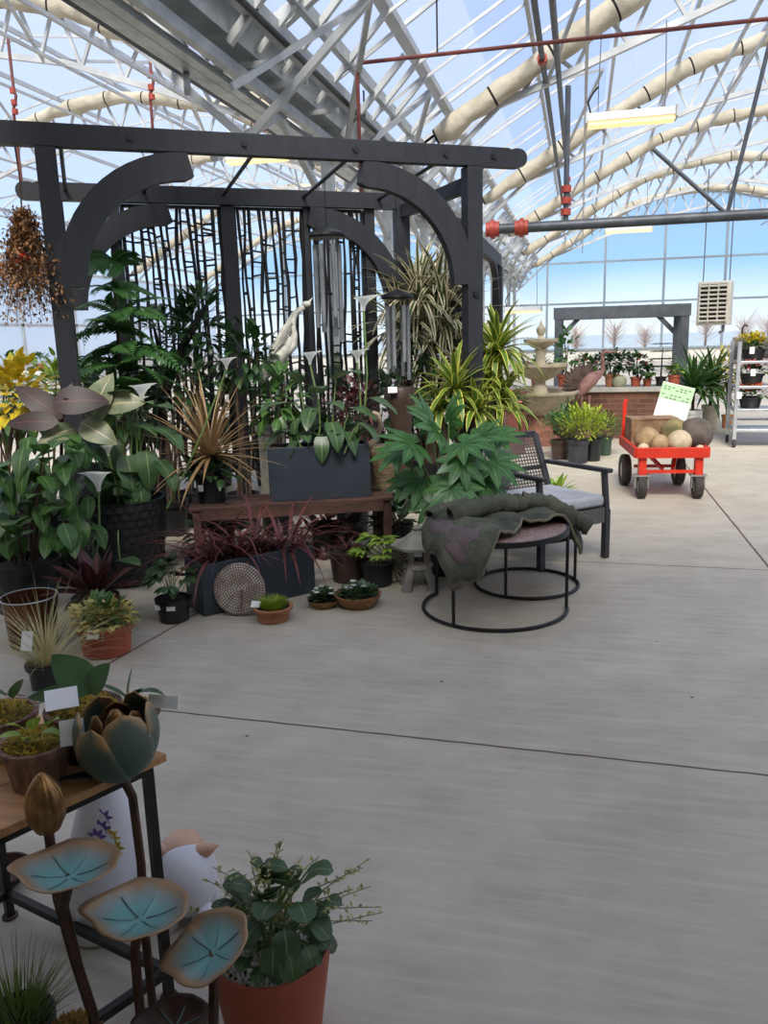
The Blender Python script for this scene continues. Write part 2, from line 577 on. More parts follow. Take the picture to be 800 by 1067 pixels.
# longitudinal braces: zigzag along the gutter and diagonal ties
mb = MB()
for y0, y1 in zip(COLY, COLY[1:]):
    ym = (y0+y1)/2
    for dx, zt in ((.05, 4.0), (1.04, 4.95), (-1.04, 4.95)):
        if abs(dx) > 1:
            mb.bar((X0+dx*.2, y0, 3.75), (X0+dx, ym, zt), .06); mb.bar((X0+dx, ym, zt), (X0+dx*.2, y1, 3.75), .06)
            mb.bar((X0+dx*.2, y0, 4.1), (X0+dx, y0, zt), .07)
    for yy in (y0+.6, ym-.5, ym+.6):
        mb.bar((X0+.25, yy, 4.2), (X0+1.04, yy, 5.0), .06); mb.bar((X0-.25, yy, 4.2), (X0-1.04, yy, 5.0), .06)
        mb.bar((X0+.42, yy, 4.4), (X0+1.04, yy+.5, 5.0), .04); mb.bar((X0+1.04, yy, 5.0), (X0+2.4, yy+.3, 5.9), .035)
        mb.bar((X0-.3, yy, 4.1), (X0+.5, yy, 4.1), .05)
    mb.bar((X0, y0, 3.2), (X0, ym, 3.95), .07); mb.bar((X0, ym, 3.95), (X0, y1, 3.2), .07)
struct('gutter_braces', mb, MT['white_steel'], smooth=False)
mb = MB()
for bx in (X0, XL):
    for y0, y1 in zip(TY, TY[1:]):
        for x in (2.6, 6.2):
            for xx in (x, BW-x):
                mb.bar((bx+xx, y0, interp(BOTF, xx)), (bx+xx+.9, (y0+y1)/2, interp(TOPF, xx+.9)+.1), .05)
                mb.bar((bx+xx, y1, interp(BOTF, xx)), (bx+xx+.9, (y0+y1)/2, interp(TOPF, xx+.9)+.1), .05)
    for x in (3.2, 5.75, 8.7, BW-5.75, BW-3.2):
        mb.bar((bx+x, 3.5, interp(BOTF, x)-.06), (bx+x, YE, interp(BOTF, x)-.06), .05)
struct('roof_bracing', mb, MT['white_steel'], smooth=False)

# rolled shade curtains tied below the trusses
def cloth_mat():
    M, t, b, o = nt('cream_shade_cloth')
    uv = N(t, 'ShaderNodeUVMap'); sp = N(t, 'ShaderNodeSeparateXYZ'); t.links.new(uv.outputs[0], sp.inputs[0])
    c = mixc(t, ramp(t, noise(t, 2.2, 4), [(.3, 0.), (.7, 1.)]), S(214, 205, 186), S(182, 172, 150))
    fr = mth(t, 'FRACT', mth(t, 'MULTIPLY', sp.outputs[1], 1/1.05))
    c = mixc(t, mth(t, 'LESS_THAN', fr, .035), c, S(40, 36, 34))
    t.links.new(c, b.inputs['Base Color']); b.inputs['Roughness'].default_value = .9
    tl = N(t, 'ShaderNodeBsdfTranslucent'); t.links.new(c, tl.inputs[0])
    mx = N(t, 'ShaderNodeMixShader'); mx.inputs[0].default_value = .28
    t.links.new(b.outputs[0], mx.inputs[1]); t.links.new(tl.outputs[0], mx.inputs[2]); t.links.new(mx.outputs[0], o.inputs[0])
    bumpn(t, b, noise(t, 6, 4), .6, .05)
    return M
MT['cloth'] = cloth_mat()
ordn = ['nearest', 'second', 'third', 'fourth', 'fifth', 'sixth']
for i, y in enumerate(TY):
    for bx, side in ((X0, 'right'), (XL, 'left')):
        pts = []; rs = []
        n = 60
        a, b2 = .85, BW-.85
        for k in range(n+1):
            x = a+(b2-a)*k/n
            sag = .05*abs(math.sin(k*1.5))
            pts.append(V((bx+x, y-.16, interp(TOPF, x)-.1-sag)))
            rs.append((.17 + .018*math.sin(k*1.7+i) + .022*math.sin(k*.61+i*2)) * (.55 if k in (0, n) else 1))
        o = MB().tube(pts, rs, 10, uv=True).build('shade_curtain', MT['cloth'], ang=0)
        tag(o, 'cream shade cloth rolled along the %s truss of the %s roof bay' % (ordn[i]+(' ' if i else ' '), side), 'shade curtain', 'rolled shade curtains under the roof')
# ---------------------------------------------------------------- overhead services
def ringcoup(mb, p, d, r, l):
    d = V(d).normalized()
    mb.tube([p-d*l/2, p+d*l/2], r, 10)
# pair of pipes along the right bay
for k, (dx, zz) in enumerate(((-.62, 5.42), (-.40, 5.32))):
    t0 = thing('sprinkler_pipe', ['dark grey ceiling pipe along the aisle, left one of the pair', 'dark grey ceiling pipe along the aisle, right one of the pair with red couplings'][k], 'pipe', (dx, 4, zz), group='pipes along the aisle')
    MB().tube([(0, 0, 0), (0, 22.5, 0)], .042, 10).build('pipe', MT['pipe'], t0)
    for yy in ((4.6, 5.4, 18.2, 19.4, 21.6) if k else (5.2, 9.0)):
        m = MB(); ringcoup(m, V((0, yy, 0)), (0, 1, 0), .075, .16); m.build('coupling', MT['redcoup'], t0)
    for yy in (3.2, 10.1, 16.9):
        MB().tube([(0, yy, 0), (0, yy, interp(BOTF, dx-X0)-zz)], .012, 6).build('hanger_rod', MT['pipe'], t0)
# pipe across the bay
a = PY(512, 240, 13); b = PY(830, 220, 13)
zc = (a.z+b.z)/2
t0 = thing('cross_pipe', 'dark grey pipe hung across the aisle with red couplings at its left end', 'pipe', (a.x, 13, zc))
L = b.x-a.x
MB().tube([(0, 0, 0), (L+2, 0, 0)], .075, 12).build('pipe', MT['pipe'], t0)
for xx in (.02, .45):
    m = MB(); m.tube([(xx-.1, 0, 0), (xx-.035, 0, 0), (xx-.03, 0, 0), (xx+.03, 0, 0), (xx+.035, 0, 0), (xx+.1, 0, 0)], [.11, .11, .14, .14, .11, .11], 12); m.build('coupling', MT['redcoup'], t0)
p = PY(757, 226, 13); q = PY(800, 52, 13)
MB().tube([(p.x-a.x, 0, 0), (q.x-a.x, 0, q.z-zc), (q.x-a.x+.5, 0, 7.4-zc)], .03, 8).build('hanger_rod', MT['pipe'], t0)
q = PY(680, 155, 13.0)
MB().tube([(p.x-a.x, 0, .02), (q.x-a.x, 0, q.z-zc)], .03, 8).build('hanger_strut', MT['pipe'], t0)
q = PY(590, 190, 13)
MB().tube([(q.x-a.x, 0, 0), (q.x-a.x, 0, 1.9)], .04, 8).build('riser', MT['pipe'], t0)
for dz in (.14, .3, .46): MB().tube([(q.x-a.x, 0, dz), (q.x-a.x, 0, dz+.09)], .075, 10).build('coupling', MT['redcoup'], t0)
# thin red conduit across
a = PY(372, 68, 9.6); b = PY(830, 14, 9.6); zc = (a.z+b.z)/2
t0 = thing('conduit', 'thin red brown pipe crossing high over the aisle with a vertical drop', 'pipe', (a.x, 9.6, zc))
MB().tube([(0, 0, -1.5), (0, 0, -.02), (.02, 0, 0), (b.x-a.x+1, 0, 0)], .022, 8).build('pipe', MT['redpipe'], t0)
q = PY(455, 10, 9.6)
MB().tube([(q.x-a.x, 0, 0), (q.x-a.x, 0, interp(TOPF, q.x-X0)-zc)], .01, 6).build('hanger_rod', MT['black_metal'], t0)
# small red elbows on drops in the left bay
for k, (px, py) in enumerate(((15, 100), (158, 84))):
    p = PY(px, py, 13)
    t0 = thing('hanging_sprinkler', ['red sprinkler drop pipe high in the left bay, nearest the left edge', 'red sprinkler drop pipe high in the left bay over the arched timber beam'][k], 'sprinkler', p)
    MB().tube([(0, 0, .9), (0, 0, .1), (.03, 0, 0), (0, 0, -.12), (-.05, 0, -.2), (-.05, 0, -1.4)], .025, 8).build('pipe', MT['redpipe'], t0)
    for dz in (.08, -.1, -.24):
        m = MB(); ringcoup(m, V((-.02, 0, dz)), (0, 0, 1), .05, .08); m.build('coupling', MT['redcoup'], t0)
# lower dark pipe in left bay running along the building
t0 = thing('service_pipe', 'dark pipe with a red coupling running along the left of the gutter', 'pipe', (-3.88, 3.2, 4.2))
MB().tube([(0, 0, 0), (0, 25, 0)], .04, 8).build('pipe', MT['pipe'], t0)
m = MB(); ringcoup(m, V((0, 7.0, 0)), (0, 1, 0), .075, .16); m.build('coupling', MT['redcoup'], t0)
for yy in (4.0, 10.9, 17.7): MB().tube([(0, yy, 0), (0, yy, .55)], .012, 6).build('hanger_rod', MT['pipe'], t0)
t0 = thing('wire_conduit', 'thin dark conduit running beside the gutter on the aisle side', 'pipe', (-2.72, 3.2, 4.28))
MB().tube([(0, 0, 0), (0, 9.2, 0)], .03, 8).build('pipe', MT['black_metal'], t0)
for yy in (4.0, 7.6): MB().tube([(0, yy, 0), (0, yy, .35)], .012, 6).build('hanger_rod', MT['black_metal'], t0)

# grow-light fixtures
def emis(name, c, s):
    M, t, b, o = nt(name); b.inputs['Emission Color'].default_value = c4(c); b.inputs['Emission Strength'].default_value = s
    b.inputs['Base Color'].default_value = c4(c); return M
MT['lamp'] = emis('warm_lamp_diffuser', (1, .74, .34), .48)
MT['cable'] = pm('grey_cable', S(90, 90, 92), .5)
def fixture(p, label, L=1.2, rz=0.0):
    t0 = thing('ceiling_light', label, 'ceiling light', p, rz, 'hanging lights')
    m = MB(); m.prism([(-.16, 0), (-.1, .12), (.1, .12), (.16, 0)], L, Matrix.Rotation(pi/2, 4, 'Z') @ Matrix.Rotation(pi/2, 4, 'X')); 
    m.box((-L/2-.015, 0, .05), (.03, .36, .16)).box((L/2+.015, 0, .05), (.03, .36, .16))
    m.build('housing', MT['white_steel'], t0, smooth=False)
    MB().box((0, 0, -.03), (L-.02, .27, .06)).build('diffuser', MT['lamp'], t0, smooth=False)
    for s in (-1, 1):
        MB().tube([(s*L*.38, 0, .12), (s*L*.38, 0, .5), (s*L*.36, 0, 1.3)], .008, 6).build('hanging_cable', MT['cable'], t0)
    pts = [V((-L*.46, 0, .12)), V((-L*.5, 0, .3)), V((-L*.44, 0, .42)), V((-L*.38, 0, .5))]
    MB().tube(pts, .015, 6).build('power_cord', MT['black_metal'], t0)
fixture(PY(657, 125, 13.6), 'long warm lit ceiling light hanging over the aisle, nearest one', 1.25)
fixture(PY(655, 240, 26), 'small warm lit ceiling light above the cross pipe in the distance', 1.3)
fixture(PY(268, 166, 17), 'warm lit ceiling light just below the front timber beam of the pergola', 1.3)
fixture(PY(545, 324, 24), 'small lit ceiling light hanging left of the far timber frame', 1.0)

# unit heater
p = PY(743, 316, 18)
t0 = thing('unit_heater', 'beige louvred unit heater hung on rods by the far window wall', 'heater', (p.x, 18, p.z), rad(-16))
MT['heater'] = pm('heater_enamel', S(206, 200, 186), .5, .1, c2=S(190, 184, 170))
MB().box((0, .25, 0), (.62, .5, .86)).build('casing', MT['heater'], t0, bevel=.02)
m = MB().box((0, -.005, 0), (.5, .02, .74)); m.build('grille_back', MT['black_metal'], t0, smooth=False)
m = MB()
for k in range(9):
    m.box((0, -.03, -.34+k*.085), (.52, .06, .02), Matrix.Rotation(rad(25), 3, 'X'))
for x in (-.26, .26, -.09, .09): m.box((x, -.03, 0), (.025, .04, .76))
m.build('louvres', MT['heater'], t0, smooth=False)
for s in (-1, 1): MB().tube([(s*.25, .25, .43), (s*.25, .25, 2.6)], .012, 6).build('hanger_rod', MT['cable'], t0)
MB().tube([(.2, .1, -.43), (.2, .1, -.55), (.12, .1, -.58)], .03, 8).build('gas_pipe', MT['cable'], t0)

# ---------------------------------------------------------------- pergola
FL = G(93, 585); FR = G(493, 541)
FL.z = FR.z = 0
u = (FR-FL); PW = u.length; u.normalize()
prz = math.atan2(u.y, u.x)
PDp = 1.6
ZB = 3.0            # underside of the beams
zt = PF(62, 143, FL).z
zb = PF(495, 172, FR).z
ZB = (PF(48, 156, FL).z + zb)/2
BH = .145
perg = thing('timber_pergola', 'large charcoal timber pergola with arched braces over the plant display', 'pergola', FL, prz)
def L2W(p):
    return perg.matrix_basis @ V(p)
wm = MT['black_wood']
def rounded_beam(x0, x1, h):
    """side outline with notched, rounded ends"""
    r = h/2
    pts = [(x0+r, -r), (x1-r*1.5, -r)]
    pts += [(x1-r+r*math.sin(a), -r*math.cos(a)) for a in [pi*k/8 for k in range(9)]]
    pts += [(x1-r*1.5, r), (x1-r*2.0, r*.86), (x1-r*2.4, r), (x0+r*2.4, r), (x0+r*2, r*.86), (x0+r*1.5, r)]
    pts += [(x0+r-r*math.sin(a), r*math.cos(a)) for a in [pi*k/8 for k in range(9)]][:-1]
    return pts
RX = Matrix.Rotation(pi/2, 4, 'X')
pw = .135
for yy, zo in ((0, 0), (PDp, -.1)):
    for x in (0, PW):
        MB().box((x, yy, (ZB+zo)/2), (pw, pw, ZB+zo)).build('post', wm, perg, smooth=False, bevel=.006)
    x0, x1 = (-.85, PW+.47) if yy == 0 else (-.3, PW+.42)
    MB().prism(rounded_beam(x0, x1, BH), .1, Matrix.Translation((0, yy-.02, ZB+zo+BH/2)) @ RX).build('beam', wm, perg, ang=30)
    # arched braces
    for s in (0, 1):
        ri, ro, na = .73, .92, 14
        cx, cz = (.92, ZB+zo-.92) if s == 0 else (PW-.92, ZB+zo-.92)
        inn = []; out = []
        for k in range(na+1):
            a = pi/2*k/na
            sg = -1 if s == 0 else 1
            inn.append((cx+sg*ri*math.sin(a)*1.0, cz+ri*math.cos(a)))
            out.append((cx+sg*ro*math.sin(a)*1.0, cz+ro*math.cos(a)))
        inn.insert(0, (inn[0][0]+(.06 if s == 0 else -.06), inn[0][1]+.03)); out.insert(0, (out[0][0]+(.02 if s == 0 else -.02), out[0][1]))
        M = Matrix.Translation((0, yy-.02, 0)) @ RX
        MB().strip(inn, out, .09, M).build('arched_brace', wm, perg, ang=30)
# bolts on the front beam and posts
for x in (.55, 1.35, 2.2, 2.95, PW+.16):
    MB().tube([(x, -.085, ZB+BH*.5), (x, -.065, ZB+BH*.5)], .022, 10).build('bolt', MT['black_metal'], perg)
for x in (0, PW):
    MB().tube([(x, -.085, ZB-1.0), (x, -.06, ZB-1.0)], .025, 10).build('bolt', MT['black_metal'], perg)
# iron rods tying front and rear beams
for x in (.1, .75, 1.45, 2.2, 2.95):
    MB().tube([(x, 0, ZB+.05), (x, PDp, ZB-.02)], .016, 8).build('tie_rod', MT['black_metal'], perg)
# side beams
for x in (0, PW):
    MB().box((x, PDp/2, ZB-.12), (.07, PDp, .12)).build('side_rail', wm, perg, smooth=False, bevel=.004)

# twig-pattern metal screens between the rear posts
scr = [(.55, 1.42), (1.55, 2.2), (2.26, 2.8)]
mpost = [(1.485, .13), (2.23, .05), (2.87, .1), (.48, .1)]
ly = PDp + .02
for k, (xa, xb) in enumerate(scr):
    xc = (xa+xb)/2
    w2 = (xb-xa)/2; z0, z1 = .35, ZB-.12
    m = MB()
    for xx in (-w2, w2): m.bar((xc+xx, ly, .3), (xc+xx, ly, z1), .03, .03)
    for zz in (z0, z1): m.bar((xc-w2, ly, zz), (xc+w2, ly, zz), .03, .03)
    t0 = m.build('twig_screen', MT['black_metal'], perg, smooth=False)
    n = int((xb-xa)/.06)
    cols = []
    for i in range(n):
        xx = xc-w2+(i+.5)*(xb-xa)/n
        off = [0]
        for q in range(11): off.append(max(-.024, min(.024, off[-1]+R.uniform(-.02, .02))))
        cols.append([V((xx+off[q], ly+R.uniform(-.004, .004), z0+(z1-z0)*q/11)) for q in range(12)])
    m = MB()
    for c_ in cols: m.tube(c_, [R.uniform(.011, .02) for _ in c_], 6)
    for a_, b_ in zip(cols, cols[1:]):
        for q in range(13):
            z = R.uniform(z0+.05, z1-.05); f = (z-z0)/(z1-z0)*11; i = int(f); fr = f-i
            pa = a_[i].lerp(a_[i+1], fr); pb = b_[i].lerp(b_[min(11, i+1)], fr)
            m.tube([pa, pb+V((0, 0, R.uniform(-.02, .02)))], .009, 5)
    m.build('twig_lattice', MT['black_metal'], t0)
for x, w_ in mpost:
    MB().box((x, ly, (ZB-.1)/2), (w_, .09, ZB-.1)).build('screen_post', wm, perg, smooth=False, bevel=.004)

# second timber frame behind, running along the aisle
p = PY(465, 230, 7.9); q = PY(524, 274, 12)
xb_ = (p.x+q.x)/2; zb_ = (p.z+q.z)/2
t0 = thing('timber_arbor', 'dark timber frame with beam along the aisle behind the right pergola post', 'arbor', (xb_, 12, 0))
MB().bar((0, -3.9, zb_), (0, .1, zb_), .1, .16).build('beam', wm, t0, smooth=False, bevel=.005)
for yy in (0, -3.7): MB().box((0, yy, zb_/2-.04), (.14, .14, zb_-.08)).build('post', wm, t0, smooth=False, bevel=.005)
for yy, sg in ((0, -1), (-3.7, 1)):
    inn = [(yy+sg*(.07+.8*(1-math.cos(a))), zb_-.08-.85*(1-math.sin(a))) for a in [pi/2*k/8 for k in range(9)]]
    out = [(x_-sg*.09*0+0, z_+.12) for x_, z_ in inn]
    MB().strip(inn, out, .08, Matrix.Rotation(pi/2, 4, 'Z') @ RX).build('arched_brace', wm, t0, ang=30)

# shelf ladder seen behind, with red tags
# ---------------------------------------------------------------- wind chimes
MT['chime'] = pm('brushed_grey_tube', S(142, 144, 148), .4, .35, c2=S(112, 114, 118))
MT['chimecap'] = pm('black_chime_cap', S(30, 30, 32), .35, .2)
def chime(top, rdisc, ztop, zbot, zhook, label):
    t0 = thing('wind_chime', label, 'wind chime', (top.x, top.y, ztop), group='hanging wind chimes')
    r = rdisc
    MB().lathe([(0, r*.42), (r*.2, r*.4), (r*.7, r*.22), (r, .01), (r*1.02, -.01), (r*.95, -.025), (0, -.03)], 24).build('cap', MT['chimecap'], t0)
    n = 6
    for k in range(n):
        a = 2*pi*k/n+.3
        ll = (ztop-zbot-.08)*(1-.05*k)
        MB().tube([(r*.62*math.cos(a), r*.62*math.sin(a), -.08), (r*.62*math.cos(a), r*.62*math.sin(a), -.08-ll)], r*.13, 10).build('tube', MT['chime'], t0)
    m = MB()
    for k in range(n):
        a = 2*pi*k/n+.3
        m.tube([(r*.62*math.cos(a), r*.62*math.sin(a), -.02), (r*.62*math.cos(a), r*.62*math.sin(a), -.08)], .003, 4)
    m.build('strings', MT['black_metal'], t0)
    MB().tube([(0, 0, r*.4), (0, 0, zhook-ztop)], .005, 5).build('hanging_cord', MT['black_metal'], t0)
    MB().lathe([(0, .015), (r*.4, .012), (r*.4, -.012), (0, -.015)], 14, (0, 0, -(ztop-zbot)*.55)).build('striker', MT['chimecap'], t0)
refc = L2W((2.2, .8, 0))
p = PF(340, 245, refc); chime(p, 20*scl(p), p.z, PF(340, 356, refc).z, ZB, 'grey wind chime with domed black cap hanging in the middle of the pergola')
refc = L2W((2.95, .8, 0))
p = PF(414, 309, refc); chime(p, 17*scl(p), p.z, PF(414, 396, refc).z, ZB, 'grey wind chime hanging lowest, left of the right pergola post')
p = PD(464, 295, 8.6); chime(p, 14*scl(p), p.z, PF(464, 352, p).z, PF(464, 200, p).z, 'small grey wind chime close behind the right pergola post')
# ---------------------------------------------------------------- plant helpers
UP = V((0, 0, 1))
def rdir(zmin=-.2, zmax=1):
    z = R.uniform(zmin, zmax); a = R.uniform(0, 2*pi); q = math.sqrt(max(0, 1-z*z))
    return V((q*math.cos(a), q*math.sin(a), z))
def pot(t0, rt, rb, h, m, rim=.012, soil=True, n=28, name='pot', sq=1, z0=0, c=(0, 0)):
    p = [(0, .004), (rb*.9, .004), (rb*.92, 0), (rb, .006)]
    if rim:
        p += [(rb+(rt-rim-rb)*.82, h*.82), (rt, h*.825), (rt+.002, h*.99), (rt-.006, h), (rt-rim*1.3, h*.985), (rt-rim*1.6, h*.8)]
    else:
        p += [(rt, h-.004), (rt-.003, h), (rt-.009, h-.003), (rt-.012, h*.8)]
    p += [(rt*.8, h*.72), (0, h*.72)]
    o = MB().lathe(p, n, (c[0], c[1], z0)).build(name, m, t0, ang=35)
    if soil:
        rs = rt-(rim*1.5 if rim else .014)
        MB().lathe([(rs, h*.86), (rs*.6, h*.9), (0, h*.92)], n, (c[0], c[1], z0), wob=lambda a, z: 1).build('soil', MT['soil'], t0)
    return o
def bush(mb, c, r, n, L, W, prof='ovate', droop=.7, upb=.3, zmin=-.25, inner=.35, fold=.15, seg=5, wave=0, jit=.5):
    c = V(c)
    for i in range(n):
        q = rdir(zmin)
        k = R.uniform(inner, 1)
        p = c + V((q.x*r[0], q.y*r[1], q.z*r[2]))*k
        d = q + UP*upb + rdir(-1)*jit
        s = R.uniform(.7, 1.2)
        mb.leaf(p, d, L*s, W*s, droop*R.uniform(.5, 1.4), prof, seg, fold, wave=wave)
def stems(mb, base, c, r, n, rad_=.004, spread=.4):
    c = V(c); base = V(base)
    for i in range(n):
        q = rdir(.0)
        e = c + V((q.x*r[0], q.y*r[1], q.z*r[2]))*R.uniform(.4, .9)
        b = base + V((R.uniform(-1, 1), R.uniform(-1, 1), 0))*spread*r[0]
        mid = b.lerp(e, .5) + V((0, 0, .1*(e-b).length))
        mb.tube([b, mid, e], [rad_, rad_*.8, rad_*.5], 5)
def rosette(mb, p, n, L, W, e0=.1, e1=1.3, droop=.9, prof='strap', fold=.2, seg=7, jit=.12, wave=0):
    p = V(p)
    for i in range(n):
        t = (i+.5)/n
        el = e0+(e1-e0)*t + R.uniform(-jit, jit)
        a = i*2.39996 + R.uniform(-.2, .2)
        d = V((math.cos(a)*math.cos(el), math.sin(a)*math.cos(el), math.sin(el)))
        s = R.uniform(.8, 1.1)
        mb.leaf(p+V((d.x, d.y, 0))*W*.3, d, L*s, W*s, droop*R.uniform(.6, 1.3)*(1-.4*t), prof, seg, fold, wave=wave)
def palmate(mb, p, d, size, lobes=8, up=UP, spread=4.2, droop=.35, W=.3):
    """lobed hand-shaped leaf; d points to the middle lobe, up is the leaf normal"""
    d, s, n = frame(V(d), up)
    for k in range(lobes):
        a = (k-(lobes-1)/2)/(lobes-1)*spread
        dd = d*math.cos(a)+s*math.sin(a)
        l = size*(1-.3*abs(a)/2.2)
        mb.leaf(p, dd, l, size*W, droop*R.uniform(.7, 1.3), 'lance', 6, .12, up=n)
    # web joining the lobes
    vs = [V(p)+n*.004]; us = [(.3, .1)]
    m = lobes*2-1
    for k in range(m):
        a = (k-(m-1)/2)/(m-1)*spread
        rr = size*(.5 if k % 2 == 0 else .42)*(1-.25*abs(a)/2.2)
        vs.append(V(p)+(d*math.cos(a)+s*math.sin(a))*rr-n*rr*droop*.3); us.append((.3, .4))
    mb.add(vs, [(0, k, k+1) for k in range(1, m)], us)
def frond(mb, p, d, L, wl, n=16, droop=.5, lw=.2, up=UP, seg=2, taper=True):
    """feathered frond: leaflets along both sides of a midrib"""
    p = V(p).copy(); d, s, nn = frame(V(d), up)
    q = Matrix.Rotation(-droop/n, 3, s)
    pts = [p.copy()]
    for i in range(n):
        t = (i+1)/n
        w = wl*(math.sin(pi*min(1, t*.8+.18)) if taper else 1-.5*t)
        for sg in (-1, 1):
            dd = (s*sg + d*.55).normalized()
            mb.leaf(p, dd, w*R.uniform(.85, 1.1), w*lw, .35, 'lance', seg, .1, up=nn)
        p = p + d*(L/n); d = q @ d; nn = q @ nn
        pts.append(p.copy())
    mb.tube(pts, [.004*(1-.7*i/n) for i in range(n+1)], 4)
def calla(fl, st, base, top, d, size, bend=.05):
    """calla lily flower: funnel spathe, on a stem"""
    base = V(base); top = V(top)
    mid = base.lerp(top, .55)+V((bend, 0, 0))
    st.tube([base, base.lerp(mid, .5)+V((bend*.4, 0, 0)), mid, top], [.007, .0065, .006, .006], 7)
    d, s, n = frame(V(d))
    vs = []; us = []; K = 16; J = 6
    for j in range(J+1):
        t = j/J
        for k in range(K):
            a = 2*pi*k/K
            lip = (1+.75*max(0, math.cos(a))**2)*(1 if t < .6 else 1)
            r = size*(.14+.8*t**2.0*(1+.35*max(0, math.cos(a))))
            h = size*(1.5*t*(.72+.28*lip) - (.5*max(0, (t-.7)/.3)**2*(.5+.5*math.cos(2*a)))*.3)
            if j == J: r *= 1.12; h -= size*.07
            vs.append(top + UP*h*1.0 + (d*math.cos(a)+s*math.sin(a))*r + d*size*.25*t*t*max(0, math.cos(a)))
            us.append((k/K, t))
    fs = [(j*K+k, j*K+(k+1) % K, (j+1)*K+(k+1) % K, (j+1)*K+k) for j in range(J) for k in range(K)]
    fl.add(vs, fs, us)
    return top
def card(t0, p, d, w, h, label=None, name='price_tag', tilt=.5):
    d, s, n = frame(V(d))
    M = Matrix((s, n, -d)).transposed()
    Rm = M @ Matrix.Rotation(-tilt, 3, 'X')
    o = MB().box(p, (w, h, .002), Rm).build(name, MT['white'], t0, smooth=False)
    return o

LM = {}
LM['green'] = leafm('green_leaf', S(62, 104, 52), S(40, 78, 38), mid=S(104, 140, 84), midw=.06, veins=0)
LM['deep'] = leafm('deep_green_leaf', S(40, 76, 44), S(26, 56, 34), mid=S(74, 108, 68), midw=.05, r=.38)
LM['blue'] = leafm('grey_green_leaf', S(66, 100, 70), S(44, 76, 52), mid=S(110, 138, 104), midw=.05, r=.36)
LM['light'] = leafm('light_green_leaf', S(126, 164, 70), S(92, 136, 50), mid=S(168, 196, 110), midw=.07)
LM['lime'] = leafm('lime_green_leaf', S(150, 178, 60), S(112, 146, 44), r=.5)
LM['yellow'] = leafm('yellow_leaf', S(196, 184, 52), S(140, 150, 46), mid=S(140, 140, 50), midw=.1, tr=.3)
LM['red'] = leafm('burgundy_leaf', S(44, 28, 28), S(30, 24, 24), mid=S(74, 46, 42), midw=.06, r=.5, tr=.1)
LM['maroon'] = leafm('dark_maroon_leaf', S(70, 40, 44), S(44, 28, 32), mid=S(112, 66, 66), midw=.1, r=.42)
LM['purple'] = leafm('purple_grass_blade', S(104, 62, 66), S(66, 40, 44), r=.5, tr=.2)
LM['cordy'] = leafm('olive_striped_blade', S(118, 122, 92), S(92, 98, 70), mid=S(158, 128, 104), stripes=16, r=.5)
LM['varieg'] = leafm('white_edged_blade', S(62, 94, 56), S(48, 80, 46), edge=S(206, 208, 202), edgew=.5, r=.45)
LM['dracaena'] = leafm('yellow_edged_blade', S(84, 122, 52), S(62, 104, 44), edge=S(186, 196, 98), edgew=.72, r=.42)
LM['pale'] = leafm('pale_variegated_leaf', S(120, 134, 112), S(84, 106, 84), mid=S(158, 166, 146), midw=.06, ns=14)
LM['fern'] = leafm('fern_green', S(70, 120, 66), S(48, 94, 52), r=.5)
LM['cream'] = leafm('cream_and_green_leaf', S(116, 138, 80), S(196, 192, 130), ns=30, r=.5)
LM['grass'] = leafm('pale_grass_blade', S(178, 184, 150), S(140, 150, 112), r=.6)
LM['turf'] = leafm('bright_grass_blade', S(130, 164, 48), S(96, 136, 36), r=.6)
LM['petal'] = leafm('white_petal', S(250, 250, 244), S(244, 244, 232), r=.5, tr=.45)
LM['stem'] = pm('green_stem', S(112, 136, 78), .5, c2=S(88, 116, 60))
LM['bark'] = pm('brown_stem', S(92, 74, 58), .85, c2=S(62, 48, 38), ns=20, bump=.4)
LM['dry'] = leafm('dried_flower', S(150, 120, 86), S(104, 84, 58), r=.8, tr=.1)
LM['moss'] = pm('golden_moss', S(132, 122, 50), .95, c2=S(92, 92, 40), ns=30, bump=1, bs=70, dist=.02)
MT['planter'] = pm('dark_slate_planter', S(52, 60, 70), .5, .1, c2=S(44, 52, 60), ns=3, bump=.08, bs=60)
MT['copper'] = pm('aged_copper', S(122, 76, 50), .38, .8, c2=S(70, 48, 36), ns=4)
MT['benchwood'] = pm('reddish_brown_wood', S(96, 66, 54), .6, c2=S(66, 46, 40), ns=6, sc3=(.6, 4, 4), bump=.2)
MT['tan'] = pm('tan_clay', S(172, 118, 84), .85, c2=S(140, 92, 62), ns=7, bump=.2)
MT['basket'] = pm('woven_basket', S(150, 108, 66), .8, c2=S(108, 74, 44), ns=40, bump=.8, bs=70)
MT['brownpot'] = pm('brown_glazed', S(72, 56, 46), .4, c2=S(54, 42, 36), ns=5)

def potted(name, label, cat, gp, rt, rb, h, m, group=None, rim=.012, rz=0):
    t0 = thing(name, label, cat, gp, rz, group)
    pot(t0, rt, rb, h, m, rim)
    return t0

# ---------------------------------------------------------------- front row of the display
# terracotta pot with creeping plant
g = G(112, 679); s = scl(g)
t0 = potted('potted_creeper', 'terracotta pot of variegated creeping plant with white tag at the display edge', 'potted plant', g, 31*s, 24*s, HZ(g, 648), MT['terra'], rim=.022)
h = HZ(g, 648)
m = MB(); bush(m, (-.01, 0, h+.02), (.17, .17, .085), 330, .05, .034, 'ovate', .6, .2); m.build('foliage', LM['cream'], t0)
m = MB(); bush(m, (0, 0, h+.05), (.12, .12, .08), 60, .062, .04, 'ovate', .6, .4); m.build('broad_leaves', LM['green'], t0)
m = MB()
for i in range(26):
    a = R.uniform(0, 6.28); e = V((math.cos(a), math.sin(a), 0))
    m.tube([e*.1+UP*h, e*.17+UP*(h+.03), e*.2+UP*(h-.03)], .002, 4)
m.build('trailing_stems', LM['stem'], t0)
card(t0, V((.03, -.155, h-.012)), CF, .06, .045, tilt=.5)

